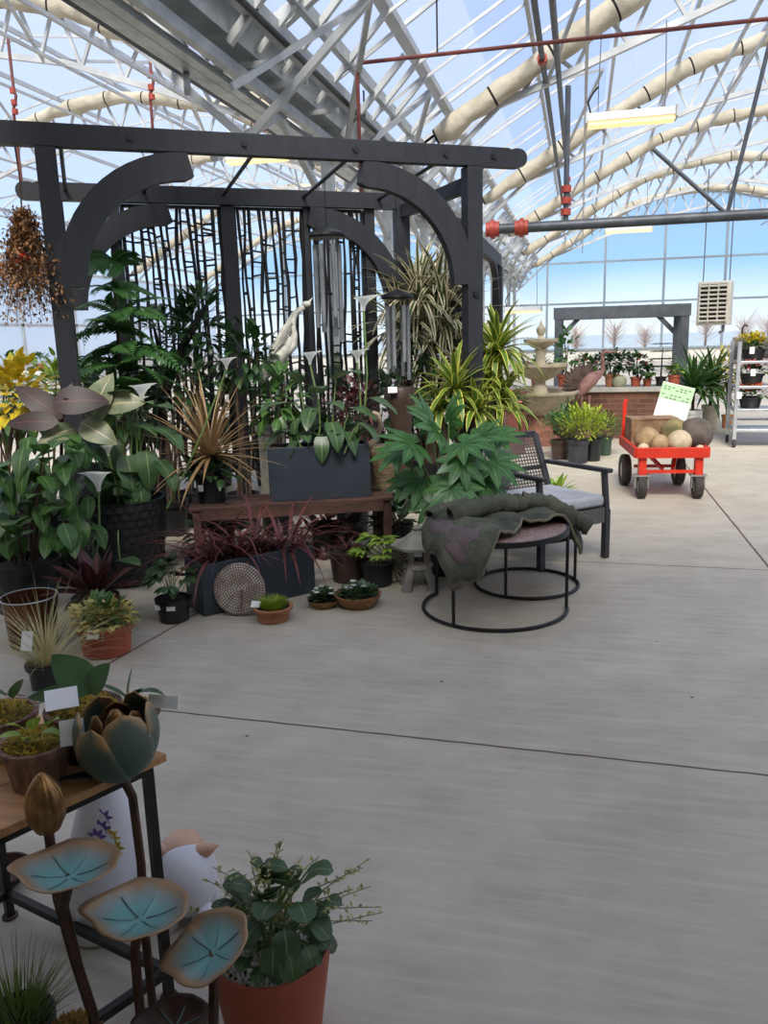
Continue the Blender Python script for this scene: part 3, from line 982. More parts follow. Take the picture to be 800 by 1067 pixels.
# copper cylinder
g = G(36, 670); s = scl(g); h = HZ(g, 621)
t0 = thing('copper_planter', 'tall empty copper cylinder planter with dark inside', 'planter', g)
r = 27*s
MB().lathe([(0, .003), (r*.84, .003), (r*.86, 0), (r*.98, h-.012), (r*1.03, h-.01), (r*1.03, h), (r*.96, h), (r*.95, h-.02), (r*.8, .05), (0, .05)], 36).build('pot', MT['copper'], t0, ang=35)
MB().lathe([(r*1.03, h-.004), (r*1.045, h), (r*1.03, h+.004), (r*1.0, h+.002)], 36).build('rim', MT['alu'], t0)

# pale fountain grass on the floor behind the small table
g = G(52, 716); s = scl(g)
t0 = potted('potted_grass', 'pot of thin pale fountain grass in front of the copper planter', 'potted plant', g, .1, .08, .13, MT['black_plastic'])
m = MB()
for i in range(230):
    a = R.uniform(0, 6.28); el = R.uniform(.4, 1.5)
    d = V((math.cos(a)*math.cos(el), math.sin(a)*math.cos(el), math.sin(el)))
    m.leaf(V((d.x, d.y, 0))*.06+UP*.12, d, R.uniform(.26, .5), .004, R.uniform(.3, 1.3), 'blade', 5, .1)
m.build('blades', LM['grass'], t0)
card(t0, PF(28, 668, g+CF*-.12)-g, CF+CR*.3, .06, .09, tilt=.3)

# burgundy rosette
g = G(103, 655); s = scl(g)
t0 = potted('burgundy_bromeliad', 'dark burgundy rosette plant behind the terracotta pot', 'potted plant', g, .13, .1, .2, MT['black_plastic'])
m = MB(); rosette(m, (0, 0, .2), 30, .3, .09, .05, 1.4, .5, 'lance', .2, 6); m.build('foliage', LM['maroon'], t0)

# black nursery pot with green plant, two tags
g = G(182, 646); s = scl(g); h = HZ(g, 622)
t0 = potted('nursery_plant', 'small green leafy plant in a black plastic pot with two white labels', 'potted plant', g, 18.5*s, 15*s, h, MT['black_plastic'], rim=.008)
m = MB()
for i in range(20):
    q = rdir(.15); e = V((q.x*.1, q.y*.1, h+.04+q.z*.17))
    m.leaf(e, q+UP*.2, .0, .001)
    for k in range(5):
        a = (k-2)*.55; d = V((q.x, q.y, .15)).normalized(); dd = d*math.cos(a)+V((-d.y, d.x, 0))*math.sin(a)
        m.leaf(e, dd, .09*R.uniform(.8, 1.2), .04, .8, 'ovate', 5, .1)
m.build('foliage', LM['blue'], t0)
m = MB()
for i in range(9):
    q = rdir(.3); m.tube([(0, 0, h*.8), (q.x*.05, q.y*.05, h+.05), (q.x*.1, q.y*.1, h+.04+q.z*.17)], .003, 4)
m.build('stems', LM['stem'], t0)
for dx in (-.045, .03): card(t0, V((dx, -.098+abs(dx)*.3, h*.72)), CF, .05, .03, name='label', tilt=.0)

# planters
def planter(t0, A, B, h, dep, inset=.02):
    """open trough: A, B front bottom corners in local coordinates"""
    A = V(A); B = V(B); e = (B-A); L = e.length; e.normalize(); b = V((-e.y, e.x, 0))
    M = Matrix((e, b, UP)).transposed().to_4x4(); M.translation = A
    w = .02
    vs = [M @ V(p) for p in [(0, 0, 0), (L, 0, 0), (L, dep, 0), (0, dep, 0), (0, 0, h), (L, 0, h), (L, dep, h), (0, dep, h),
          (w, w, h), (L-w, w, h), (L-w, dep-w, h), (w, dep-w, h), (w, w, h*.6), (L-w, w, h*.6), (L-w, dep-w, h*.6), (w, dep-w, h*.6)]]
    fs = [(3, 2, 1, 0), (0, 1, 5, 4), (1, 2, 6, 5), (2, 3, 7, 6), (3, 0, 4, 7), (4, 5, 9, 8), (5, 6, 10, 9), (6, 7, 11, 10), (7, 4, 8, 11),
          (8, 9, 13, 12), (9, 10, 14, 13), (10, 11, 15, 14), (11, 8, 12, 15), (12, 13, 14, 15)]
    MB().add(vs, fs).build('trough', MT['planter'], t0, smooth=False, bevel=.004)
    sb = MB(); nx, ny = 12, 5
    vs = [M @ V((w+(L-2*w)*i/nx, w+(dep-2*w)*j/ny, h*.88+R.uniform(-.01, .01))) for j in range(ny+1) for i in range(nx+1)]
    fs = [(j*(nx+1)+i, j*(nx+1)+i+1, (j+1)*(nx+1)+i+1, (j+1)*(nx+1)+i) for j in range(ny) for i in range(nx)]
    sb.add(vs, fs).build('soil', MT['soil'], t0)
    return M, L
A = G(213, 643); B = G(329, 617)
g = (A+B)/2; hl = PF(270, 578, g).z
t0 = thing('trough_planter', 'low dark slate trough of purple fountain grass standing on the floor', 'planter', g)
M, L = planter(t0, A-g, B-g, hl, .27)
m = MB()
for i in range(130):
    x = R.uniform(.05, L-.05); yy = R.uniform(.05, .22)
    a = R.uniform(0, 6.28); el = R.uniform(.25, 1.35)
    d = V((math.cos(a)*math.cos(el), math.sin(a)*math.cos(el)*.8-.1, math.sin(el)))
    m.leaf(M @ V((x, yy, hl*.87)), d, R.uniform(.4, .72), R.uniform(.016, .03), R.uniform(.8, 2.2), 'blade', 8, .15)
m.build('grass_blades', LM['purple'], t0)
m = MB()
for i in range(60):
    x = R.uniform(.05, L-.05)
    m.leaf(M @ V((x, R.uniform(.05, .22), hl*.87)), rdir(.3), R.uniform(.12, .24), .03, .8, 'lance', 5, .15)
m.build('short_leaves', LM['maroon'], t0)

# pebble mosaic discs
def disc_mat(radial):
    M, t, b, o = nt('pebble_mosaic_leaf' if radial else 'pebble_mosaic')
    tc = N(t, 'ShaderNodeTexCoord'); sp = N(t, 'ShaderNodeSeparateXYZ'); t.links.new(tc.outputs['Object'], sp.inputs[0])
    x, y = sp.outputs[0], sp.outputs[1]
    r_ = mth(t, 'SQRT', mth(t, 'ADD', mth(t, 'MULTIPLY', x, x), mth(t, 'MULTIPLY', y, y)))
    a_ = mth(t, 'ARCTAN2', y, x)
    if radial:
        ring = mth(t, 'SINE', mth(t, 'MULTIPLY', r_, 300)); seg = mth(t, 'SINE', mth(t, 'MULTIPLY', a_, 26))
        k = mth(t, 'ADD', mth(t, 'MULTIPLY', ring, .35), mth(t, 'MULTIPLY', seg, .65))
        c = ramp(t, mth(t, 'ADD', mth(t, 'MULTIPLY', k, .5), .5), [(.3, S(66, 62, 52)), (.6, S(160, 152, 128))])
    else:
        band = mth(t, 'FLOOR', mth(t, 'MULTIPLY', r_, 62))
        seg = mth(t, 'SINE', mth(t, 'ADD', mth(t, 'MULTIPLY', a_, mth(t, 'ADD', mth(t, 'MULTIPLY', band, 6), 6)), mth(t, 'MULTIPLY', band, 1.7)))
        ring = mth(t, 'ABSOLUTE', mth(t, 'SUBTRACT', mth(t, 'FRACT', mth(t, 'MULTIPLY', r_, 62)), .5))
        k = mth(t, 'MULTIPLY', mth(t, 'LESS_THAN', ring, .36), mth(t, 'GREATER_THAN', seg, -.45))
        tone = mixc(t, ramp(t, noise(t, 16, 2), [(.4, 0.), (.6, 1.)]), S(204, 194, 180), S(164, 142, 130))
        c = mixc(t, k, S(92, 86, 80), tone)
        bumpn(t, b, k, .8, .008)
    t.links.new(c, b.inputs['Base Color']); b.inputs['Roughness'].default_value = .8
    return M
def disc(px, py, rpx, gpx, label, radial, lean=.28):
    g = G(px, gpx); r = rpx*scl(g)
    m = MB().lathe([(0, -.018), (r*.97, -.018), (r, -.008), (r, .008), (r*.97, .016), (r*.5, .019), (0, .02)], 40)
    o = m.build('stepping_stone', disc_mat(radial), None)
    for v in o.data.vertices: v.co.z += -.018
    o.location = g + UP*(r*math.cos(lean)+.006) + CF*(r*math.sin(lean)-.03)
    o.rotation_euler = (pi/2-lean, 0, YAW-.1)
    return tag(o, label, 'stepping stone')
disc(251, 615, 27, 640, 'round pebble mosaic disc leaning on the low trough planter', False, .2)
disc(408, 584, 23, 606, 'round stone disc with leaf rib pattern leaning beside the stone lantern', True, .25)

# small tan pot with bright grass
g = G(285, 646); s = scl(g); h = HZ(g, 631)
t0 = potted('grass_pot', 'small tan clay pot of bright green moss grass with white tag', 'potted plant', g, 21*s, 16*s, h, MT['tan'], rim=.014)
m = MB()
for i in range(700):
    a = R.uniform(0, 6.28); q = math.sqrt(R.random())*.075; el = R.uniform(.7, 1.5)
    d = V((math.cos(a)*math.cos(el), math.sin(a)*math.cos(el), math.sin(el)))
    m.leaf(V((q*math.cos(a), q*math.sin(a), h*.9)), d, R.uniform(.035, .075), .005, .4, 'blade', 3, .1)
m.build('grass_tuft', LM['turf'], t0)
card(t0, V((-.085, -.05, h+.02)), CF+CR*.3, .055, .04, tilt=.7)
# bowl with white flowers
def flower_bowl(px, gy, rp, top, mat, label, nm, wf=7):
    g = G(px, gy); s = scl(g); h = HZ(g, top)
    t0 = thing(nm, label, 'potted plant', g)
    r = rp*s
    MB().lathe([(0, .004), (r*.6, .004), (r*.65, 0), (r*.9, h*.45), (r, h*.85), (r*1.03, h), (r*.95, h), (r*.85, h*.7), (0, h*.7)], 28, wob=lambda a, z: 1+.012*math.sin(a*18+z*300)).build('pot', mat, t0)
    MB().lathe([(r*.92, h*.85), (0, h*.95)], 20).build('soil', MT['soil'], t0)
    m = MB(); bush(m, (0, 0, h*.9), (r*.85, r*.85, .055), 200, .04, .024, 'ovate', .5, .4, zmin=0); m.build('foliage', LM['blue'], t0)
    for i in range(wf):
        a = R.uniform(0, 6.28); q = r*R.uniform(.2, .9); c = V((q*math.cos(a), q*math.sin(a), h+.045+R.uniform(0, .02)))
        m = MB()
        for k in range(5):
            b_ = k*2*pi/5; m.leaf(c, V((math.cos(b_), math.sin(b_), .4)), .022, .019, .5, 'round', 3, .1)
        m.build('flower', LM['petal'], t0)
    return t0
flower_bowl(337, 632, 16, 624, MT['basket'], 'small shallow bowl of white flowers, left of the wider basket bowl', 'flower_bowl')
t0 = flower_bowl(373, 631, 24, 618, MT['basket'], 'wide basket bowl of green plants with pale flowers beside the stone lantern', 'basket_bowl', 6)

# dark pot behind, black pot with light foliage
g = G(364, 604); s = scl(g)
t0 = potted('brown_round_pot', 'dark brown round pot under the right end of the bench', 'pot', g, 22*s, 17*s, HZ(g, 572), MT['brownpot'], rim=.01)
m = MB(); rosette(m, (0, 0, .2), 12, .18, .02, .2, 1.2, 1.4, 'blade'); m.build('foliage', LM['maroon'], t0)
g = G(399, 605); s = scl(g); h = HZ(g, 581)
t0 = potted('leafy_plant', 'black pot of light green leaves beside the stone lantern', 'potted plant', g+V((-.02, -.08, 0)), 18*s, 15*s, h, MT['black_plastic'], rim=.006)
m = MB()
for i in range(20):
    q = rdir(.1); e = V((q.x*.13, q.y*.13, h+.04+q.z*.13))
    for k in range(5):
        a = (k-2)*.6; d = V((q.x, q.y, .2)).normalized(); dd = d*math.cos(a)+V((-d.y, d.x, 0))*math.sin(a)
        m.leaf(e, dd, .085*R.uniform(.8, 1.2), .04, .7, 'ovate', 5, .12)
m.build('foliage', LM['light'], t0)
m = MB(); stems(m, (0, 0, h*.8), (0, 0, h+.06), (.1, .1, .1), 10, .003); m.build('stems', LM['stem'], t0)

# stone lantern
g = G(436, 612); s = scl(g)
t0 = thing('stone_lantern', 'small grey cast stone lantern with curved roof and arched legs', 'lantern', g, .3)
H_ = HZ(g, 546); st = MT['stone']
w = 23*s
for k in range(4):
    a = pi/4+k*pi/2; c, sn = math.cos(a), math.sin(a)
    MB().tube([(w*.82*c, w*.82*sn, 0), (w*.8*c, w*.8*sn, .04), (w*.62*c, w*.62*sn, H_*.22), (w*.4*c, w*.4*sn, H_*.33)], [w*.26, w*.22, w*.2, w*.24], 8).build('leg', st, t0, ang=50)
MB().lathe([(0, H_*.3), (w*.62, H_*.3), (w*.7, H_*.34), (w*.62, H_*.4), (0, H_*.41)], 6).build('platform', st, t0, ang=25)
m = MB()
for k in range(4):
    a = pi/4+k*pi/2; m.bar((w*.5*math.cos(a), w*.5*math.sin(a), H_*.4), (w*.5*math.cos(a), w*.5*math.sin(a), H_*.62), w*.26, w*.26)
m.box((0, 0, H_*.42), (w*.9, w*.9, H_*.05)).box((0, 0, H_*.61), (w*.9, w*.9, H_*.05))
m.build('light_box', st, t0, ang=30)
MB().lathe([(0, H_*.62), (w*.8, H_*.63), (w*1.18, H_*.66), (w*1.2, H_*.7), (w*.7, H_*.77), (w*.32, H_*.87), (w*.2, H_*.9), (0, H_*.9)], 24, wob=lambda a, z: 1+.06*math.cos(6*a)*(1 if z < H_*.75 else 0)).build('roof', st, t0, ang=50)
MB().lathe([(0, H_*.88), (w*.17, H_*.9), (w*.22, H_*.94), (w*.12, H_*.98), (0, H_)], 12).build('finial', st, t0)
card(t0, V((.06, -.15, H_*.8)), CF, .05, .04, tilt=.4)

# ---------------------------------------------------------------- bench and what stands on it
ZT = .48
A = G(196, 530, ZT); B = G(411, 518, ZT)
e = (B-A); BL = e.length; e.normalize(); bk = V((-e.y, e.x, 0))
ang = math.atan2(e.y, e.x)
t0 = thing('wooden_bench', 'reddish brown wooden bench holding the slate planter', 'bench', (A.x, A.y, 0), ang)
for k in range(4):
    MB().box((BL/2, .055+k*.1, ZT-.0125), (BL, .094, .025)).build('slat', MT['benchwood'], t0, smooth=False, bevel=.003)
for x in (.05, BL-.05):
    for y in (.05, .36): MB().box((x, y, (ZT-.025)/2), (.055, .055, ZT-.025)).build('leg', MT['benchwood'], t0, smooth=False, bevel=.004)
m = MB()
m.box((BL/2, .02, ZT-.06), (BL-.16, .025, .07))
MB().box((BL/2, .02, ZT-.06), (BL-.16, .025, .07)).build('apron', MT['benchwood'], t0, smooth=False)
MB().box((BL/2, .39, ZT-.06), (BL-.16, .025, .07)).build('apron', MT['benchwood'], t0, smooth=False)
def BM(x, y, z=ZT): return A + e*x + bk*y + V((0, 0, z-ZT))
# slate trough with callas
pa = G(281, 517, ZT); x0 = (pa-A).dot(e); pb = G(384, 514, ZT); x1 = (pb-A).dot(e)
a_ = BM(x0, .06); b_ = BM(x1, .06); g = (a_+b_)/2
hu = PF(330, 465, g).z-ZT
t0 = thing('calla_planter', 'square sided slate planter of white calla lilies on the bench', 'planter', g)
M, L = planter(t0, a_-g, b_-g, hu, .27)
st = MB(); lf = MB()
base = lambda: M @ V((R.uniform(.08, L-.08), R.uniform(.06, .2), hu*.88))
ref = g+V((0, .12, 0))
for (px, py, sz) in ((323, 380, .06), (372, 378, .06), (346, 400, .0), (379, 324, .065)):
    if not sz: continue
    fl = MB()
    p = PF(px, py, ref)-g
    b0 = V((p.x*.75, p.y*.75+.0, hu*.85))
    calla(fl, st, b0, p, CF*-.5+CR*.8, sz)
    fl.build('flower', LM['petal'], t0)
for (px, py, L_, tx, ty) in ((300, 420, .26, -.6, .1), (312, 398, .24, -.3, .5), (330, 410, .26, .1, .3), (350, 395, .28, .5, .4), (365, 425, .25, .6, .0), (383, 415, .26, 1, -.1), (345, 440, .24, .2, -.4),
        (318, 440, .24, -.4, -.4), (296, 450, .22, -.8, -.3), (360, 450, .2, .5, -.6), (335, 455, .2, 0, -.7), (375, 440, .2, .8, -.4), (308, 460, .18, -.5, -.6), (325, 425, .22, -.1, -.2), (342, 420, .22, .3, .1)):
    p = PF(px, py, g+V((0, R.uniform(.0, .2), 0)))-g
    lf.leaf(p, CR*tx+UP*ty-CF*.45, L_, L_*.55, .9, 'heart', 7, .12, wave=.04)
    b0 = V((p.x*.6, p.y*.6, hu*.85))
    st.tube([b0, b0.lerp(p, .6)+UP*.03, p], [.006, .005, .004], 5)
for i in range(26):
    p = base()+UP*R.uniform(.05, .2); d = rdir(-.1)
    lf.leaf(p, d, .18, .1, 1.0, 'heart', 6, .12, wave=.04)
st.build('stems', LM['stem'], t0); lf.build('leaves', LM['blue'], t0)
# spiky cordyline in black pot
g = BM((G(222, 520, ZT)-A).dot(e), .2)
t0 = potted('spiky_cordyline', 'spiky olive and pink striped cordyline in a black pot on the bench', 'potted plant', g, .12, .095, .2, MT['black_plastic'], rim=.01)
m = MB(); rosette(m, (0.01, 0, .33), 86, .6, .034, -.3, 1.45, .6, 'blade', .25, 6, .1); m.build('foliage', LM['cordy'], t0)
MB().tube([(0, 0, .15), (.0, 0, .25), (.01, 0, .35)], [.03, .028, .03], 8).build('stem', LM['bark'], t0)
m = MB(); bush(m, (0, 0, .2), (.22, .2, .1), 70, .12, .05, 'ovate', .8, .1); m.build('low_leaves', LM['deep'], t0)
card(t0, V((-.02, -.125, .12)), CF, .035, .045, tilt=.1)
# goose statue and carved pod
g = BM((G(372, 516, ZT)-A).dot(e), .37)
ref = g
MT['birdtan'] = pm('tan_painted_metal', S(176, 158, 130), .6, .1, c2=S(140, 120, 96), ns=12)
t0 = thing('goose_statue', 'tan long necked bird statue peering out behind the slate planter', 'statue', (g.x, g.y, ZT))
P_ = [PF(x, y, ref)-g for x, y in ((360, 490), (378, 468), (392, 458), (397, 442), (393, 432), (388, 430))]
MB().ell(P_[0]-V((0, 0, .0)), (.13, .07, .08), 14, 9, noise=.05).build('body', MT['birdtan'], t0)
MB().tube(P_, [.04, .03, .022, .02, .022, .018], 10).build('neck', MT['birdtan'], t0)
MB().tube([P_[-1], PF(386, 436, ref)-g, PF(388, 443, ref)-g], [.016, .012, .004], 8).build('beak', pm('pink_beak', S(190, 120, 100), .6), t0)
m = MB()
for sx in (-.03, .03): m.tube([P_[0]+V((sx, 0, -.05)), (P_[0].x+sx, P_[0].y, .0)], .008, 6)
m.build('legs', MT['birdtan'], t0)
MT['pod'] = pm('carved_pale_wood', S(168, 146, 112), .8, c2=S(108, 88, 64), ns=8, sc3=(2, 2, 14), bump=.5)
g = BM(BL-.02, .43); g.z = 0
zc = PF(402, 478, g).z
t0 = thing('driftwood_stump', 'pale carved wood trunk beside the right end of the bench', 'log', g)
MB().lathe([(0, 0), (.1, 0), (.09, .1), (.085, zc-.16), (.1, zc-.12), (.13, zc+.0), (.14, zc+.07), (.12, zc+.1), (0, zc+.11)], 20, wob=lambda a, z: 1+.08*math.sin(5*a+z*6)+.04*math.sin(9*a)).build('trunk', MT['pod'], t0)
# ---------------------------------------------------------------- tall plants of the display
def rel(px, py, g, dy=0.0):
    """local point of a thing standing at g, seen at a pixel, dy metres nearer(-) or farther(+)"""
    return PF(px, py, g+CF*dy)-g
# black pot of scales with white callas
g = G(133, 603); s = scl(g); h = HZ(g, 518)
t0 = thing('calla_pot', 'large black scale textured pot of white calla lilies at the front left', 'potted plant', g)
r = 45*s
K = 26; rows = 11
vs = []; us = []
prof = []
n = K*4
m = MB()
for j in range(rows*3+1):
    t = j/(rows*3); z = .01+(h-.01)*t
    rr = r*(.8+.2*t)
    for k in range(n):
        a = 2*pi*k/n
        row = j//3; fr = (j % 3)/3
        ph = (k/4+(row % 2)*.5) % 1
        bump = (1-fr)*.05*max(0, math.sin(pi*ph))
        m.v.append(V(((rr*(1+bump))*math.cos(a), (rr*(1+bump))*math.sin(a), z))); m.u.append((0, 0))
for j in range(rows*3):
    for k in range(n):
        k2 = (k+1) % n
        m.f.append((j*n+k, j*n+k2, (j+1)*n+k2, (j+1)*n+k))
m.lathe([(r*.8, .012), (0, .012)], 24)
m.lathe([(r*1.0, h-.01), (r*1.03, h), (r*.94, h), (r*.9, h*.7), (0, h*.7)], 32)
m.build('pot', MT['black_plastic'], t0, ang=25)
MB().lathe([(r*.92, h*.85), (0, h*.9)], 24).build('soil', MT['soil'], t0)
lf = MB(); st = MB()
def calla_leaf(px, py, L_, tx, ty, g, dy=-.05, w=.55, tow=.45):
    p = rel(px, py, g, dy)
    lf.leaf(p, CR*tx+UP*ty-CF*tow, L_, L_*w, .9, 'heart', 8, .1, wave=.04)
    b0 = V((p.x*.35, p.y*.35, h*.85))
    st.tube([b0, b0.lerp(p, .55)+UP*.05, p], [.009, .007, .005], 5)
for a in ((112, 455, .3, .2, -.9), (128, 440, .3, .9, .1), (132, 475, .32, .3, -.9), (152, 470, .28, .2, -1), (100, 430, .3, -.2, .5), (160, 445, .3, .9, -.2), (120, 420, .28, .3, .5),
          (95, 470, .28, -.7, -.3), (165, 480, .26, .7, -.6), (145, 500, .24, .2, -1), (90, 495, .24, -.4, -.6), (140, 425, .24, .5, .4), (155, 425, .25, .8, .3), (110, 490, .24, .1, -.9)):
    calla_leaf(*a, g)
for (px, py, dy) in ((98, 585, -.42), (65, 568, -.42), (125, 583, -.42)):   # low leaves in front
    p = rel(px, py, g, dy+.08); lf.leaf(p, CR*(px-95)/40+UP*.15-CF*.5, .2, .13, .6, 'heart', 7, .1)
    st.tube([V((p.x*.6, p.y*.6, h*.85)), p+UP*.12, p], .005, 5)
for i in range(22):
    p = V((R.uniform(-.2, .2), R.uniform(-.2, .2), h*.9+R.uniform(.05, .3)))
    lf.leaf(p, rdir(-.1), .24, .13, 1, 'heart', 6, .1, wave=.04)
for (px, py, sz, dy) in ((148, 418, .075, -.05), (143, 428, .06, -.08), (103, 512, .085, -.42), (113, 475, .05, -.2), (236, 385, .05, 0)):
    fl = MB(); p = rel(px, py, g, dy)
    b0 = V((p.x*.4, p.y*.4, h*.85)) if px != 103 else rel(98, 590, g, dy)
    calla(fl, st, b0, p, -CF*.6+CR*(.8 if px != 103 else -.2), sz, .02)
    fl.build('flower', LM['petal'], t0)
lf.build('leaves', LM['blue'], t0); st.build('stems', LM['stem'], t0)

# big green oval leaves at the left edge
g = G(30, 634); h = HZ(g, 582)
t0 = potted('broadleaf_shrub', 'large leafy green shrub in a wide black pot at the left edge', 'potted plant', g, .23, .17, h, MT['black_plastic'])
m = MB(); sm = MB()
for i in range(105):
    x = R.uniform(-.3, .42); z = R.uniform(.45, 1.08); y = R.uniform(-.32, .25)
    if abs(x-.05) > .42-(z-.8)*.2: continue
    p = V((x, y, z)); p = V((0, 0, 0))+CR*x+CF*y+UP*z
    d = CR*R.uniform(-.7, .7)+CF*(-.5+R.uniform(-.4, .3))+UP*R.uniform(-.8, .35)
    m.leaf(p, d, R.uniform(.16, .24), R.uniform(.085, .12), .7, 'ovate', 7, .12, wave=.02)
for i in range(14):
    e = CR*R.uniform(-.25, .35)+CF*R.uniform(-.25, .2)+UP*R.uniform(.6, 1.05)
    sm.tube([(e.x*.3, e.y*.3, h*.8), e*.6+UP*.1, e], [.01, .008, .004], 5)
m.build('foliage', LM['green'], t0); sm.build('stems', LM['bark'], t0)
# rubber plant
g = G(72, 606); h = .3
t0 = potted('rubber_plant', 'rubber plant with large dark burgundy upright leaves by the left pergola post', 'potted plant', g, .15, .12, h, MT['black_plastic'])
m = MB(); sm = MB()
for (px, py, tx, ty, tw, L_, W_, fr) in ((66, 436, -.85, .7, .1, .4, .14, -.12), (54, 420, 1, .12, .1, .36, .17, -.25), (62, 440, -1, .12, .2, .36, .12, -.22), (66, 432, .25, .9, .1, .22, .07, -.1)):
    p = rel(px, py, g, fr); m.leaf(p, CR*tx+UP*ty-CF*tw, L_, W_*1.15, .7, 'ovate', 9, .1, up=UP*.5-CF)
p = rel(64, 440, g, -.1)
sm.tube([(0, 0, h*.8), (p.x*.5, p.y*.5, .8), p, rel(72, 418, g, -.1)], [.016, .013, .01, .004], 7)
m.build('leaves', LM['red'], t0); sm.build('stem', LM['maroon'], t0)
m = MB()
for (px, py, tx, ty, tw, L_, W_) in ((96, 440, .35, .9, .2, .36, .18), (84, 440, .8, -.3, .5, .3, .16), (80, 446, -.6, -.1, .6, .28, .13), (108, 424, .9, .25, .4, .3, .15)):
    m.leaf(rel(px, py, g, -.12), CR*tx+UP*ty-CF*tw, L_, W_*1.1, .8, 'ovate', 9, .12, wave=.03, up=UP*.6-CF)
m.build('pale_leaves', LM['pale'], t0)
for i in range(1):
    m = MB()
    for k in range(10):
        m.leaf(rel(R.uniform(70, 95), R.uniform(455, 500), g, -.1), CR*R.uniform(-1, 1)-UP*.5-CF*.4, .22, .12, .8, 'ovate', 6, .1)
    m.build('lower_leaves', LM['deep'], t0)
# yellow croton
g = G(12, 578); h = .35
t0 = potted('yellow_croton', 'bright yellow leaved shrub at the left edge behind the pergola post', 'potted plant', g, .2, .16, h, MT['black_plastic'])
m = MB(); c = rel(14, 415, g)
for i in range(260):
    q = rdir(-.6); p = c+V((q.x*.36, q.y*.3, q.z*.3))*R.uniform(.4, 1)
    m.leaf(p, q+UP*.3-CF*.3, R.uniform(.1, .17), R.uniform(.045, .065), .9, 'ovate', 6, .12)
m.build('foliage', LM['yellow'], t0)
m = MB(); stems(m, (0, 0, h*.8), c-UP*.1, (.3, .25, .2), 10, .01); m.build('stems', LM['bark'], t0)
# background greens, left of and under the screen
def shrub(px, py, gy, rx, rz_, n, L_, W_, mat, nm, label, prof='ovate', droop=.8, ph=.3, pr=.15, dry=.7, seg=5, upb=.2, wave=0):
    g = G(px, gy); t0 = potted(nm, label, 'potted plant', g, pr, pr*.8, ph, MT['black_plastic'])
    c = rel(px, py, g); s = scl(g)
    m = MB(); bush(m, c, (rx*s, rx*s*dry, rz_*s), n, L_, W_, prof, droop, upb, zmin=-.9, inner=.3, seg=seg, wave=wave); m.build('foliage', mat, t0)
    m = MB(); stems(m, (0, 0, ph*.8), c, (rx*s*.6, rx*s*.5, rz_*s*.8), 8, .008); m.build('stems', LM['bark'], t0)
    return t0
shrub(62, 405, 560, 40, 34, 170, .13, .05, LM['light'], 'leafy_shrub', 'light green small leaved shrub right behind the yellow leaved shrub')
shrub(205, 345, 545, 40, 34, 120, .15, .08, LM['deep'], 'umbrella_shrub', 'dark green bushy plant against the left twig screen', wave=.03)
shrub(255, 372, 548, 40, 32, 110, .16, .07, LM['deep'], 'glossy_shrub', 'glossy dark green plant behind the spiky cordyline')
shrub(180, 400, 556, 48, 32, 110, .16, .08, LM['deep'], 'shade_shrub', 'deep green shrub left of the spiky cordyline under the screen')
shrub(368, 432, 560, 34, 42, 420, .06, .035, LM['maroon'], 'maroon_shrub', 'dark maroon small leaved shrub behind the slate calla planter')
shrub(290, 415, 556, 28, 34, 70, .15, .07, LM['green'], 'green_shrub', 'mid green shrub below the white heron statue')
shrub(425, 395, 520, 26, 30, 70, .22, .1, LM['deep'], 'broad_shrub', 'dark broad leaved plant below the lowest wind chime', prof='ovate')
shrub(150, 545, 585, 24, 16, 40, .12, .06, LM['deep'], 'low_shrub', 'low dark green plant between the scale textured pot and the bench', ph=.2, pr=.1)
shrub(120, 420, 560, 46, 40, 130, .16, .08, LM['green'], 'under_pine_shrub', 'green shrub at the foot of the tiered norfolk pine', ph=.3)
shrub(35, 545, 580, 60, 40, 90, .18, .09, LM['deep'], 'back_shrub', 'dark green shrub behind the broad leafy shrub at the left edge')
# rows behind the bench and behind the pergola
shrub(232, 560, 575, 40, 22, 90, .15, .07, LM['deep'], 'under_bench_shrub', 'dark low shrub behind the left half of the bench', ph=.25, pr=.12)
shrub(340, 560, 578, 40, 22, 90, .13, .06, LM['maroon'], 'bench_back_shrub', 'dark reddish low shrub behind the right half of the bench', ph=.25, pr=.12)
shrub(415, 545, 575, 26, 30, 70, .16, .08, LM['deep'], 'fatsia_side_shrub', 'dark leafy plant between the bench end and the fatsia', ph=.22, pr=.12)
shrub(8, 418, 552, 52, 46, 150, .18, .09, LM['green'], 'backing_shrub', 'mid green shrub behind the yellow leaved shrub at the left edge')
for k_, (px, py, gy, mt_, w_) in enumerate(((95, 425, 520, 'deep', 52), (160, 432, 512, 'green', 50), (225, 428, 506, 'deep', 48), (285, 432, 505, 'fern', 46), (340, 425, 500, 'deep', 46), (395, 425, 497, 'green', 44), (450, 430, 497, 'deep', 40))):
    shrub(px, py, gy, w_, 40, 110, .24, .12, LM[mt_], 'hedge_shrub', 'bushy potted plant behind the pergola screens, %s of the row from the left' % ['first', 'second', 'third', 'fourth', 'fifth', 'sixth', 'seventh'][k_], ph=.35, pr=.22)
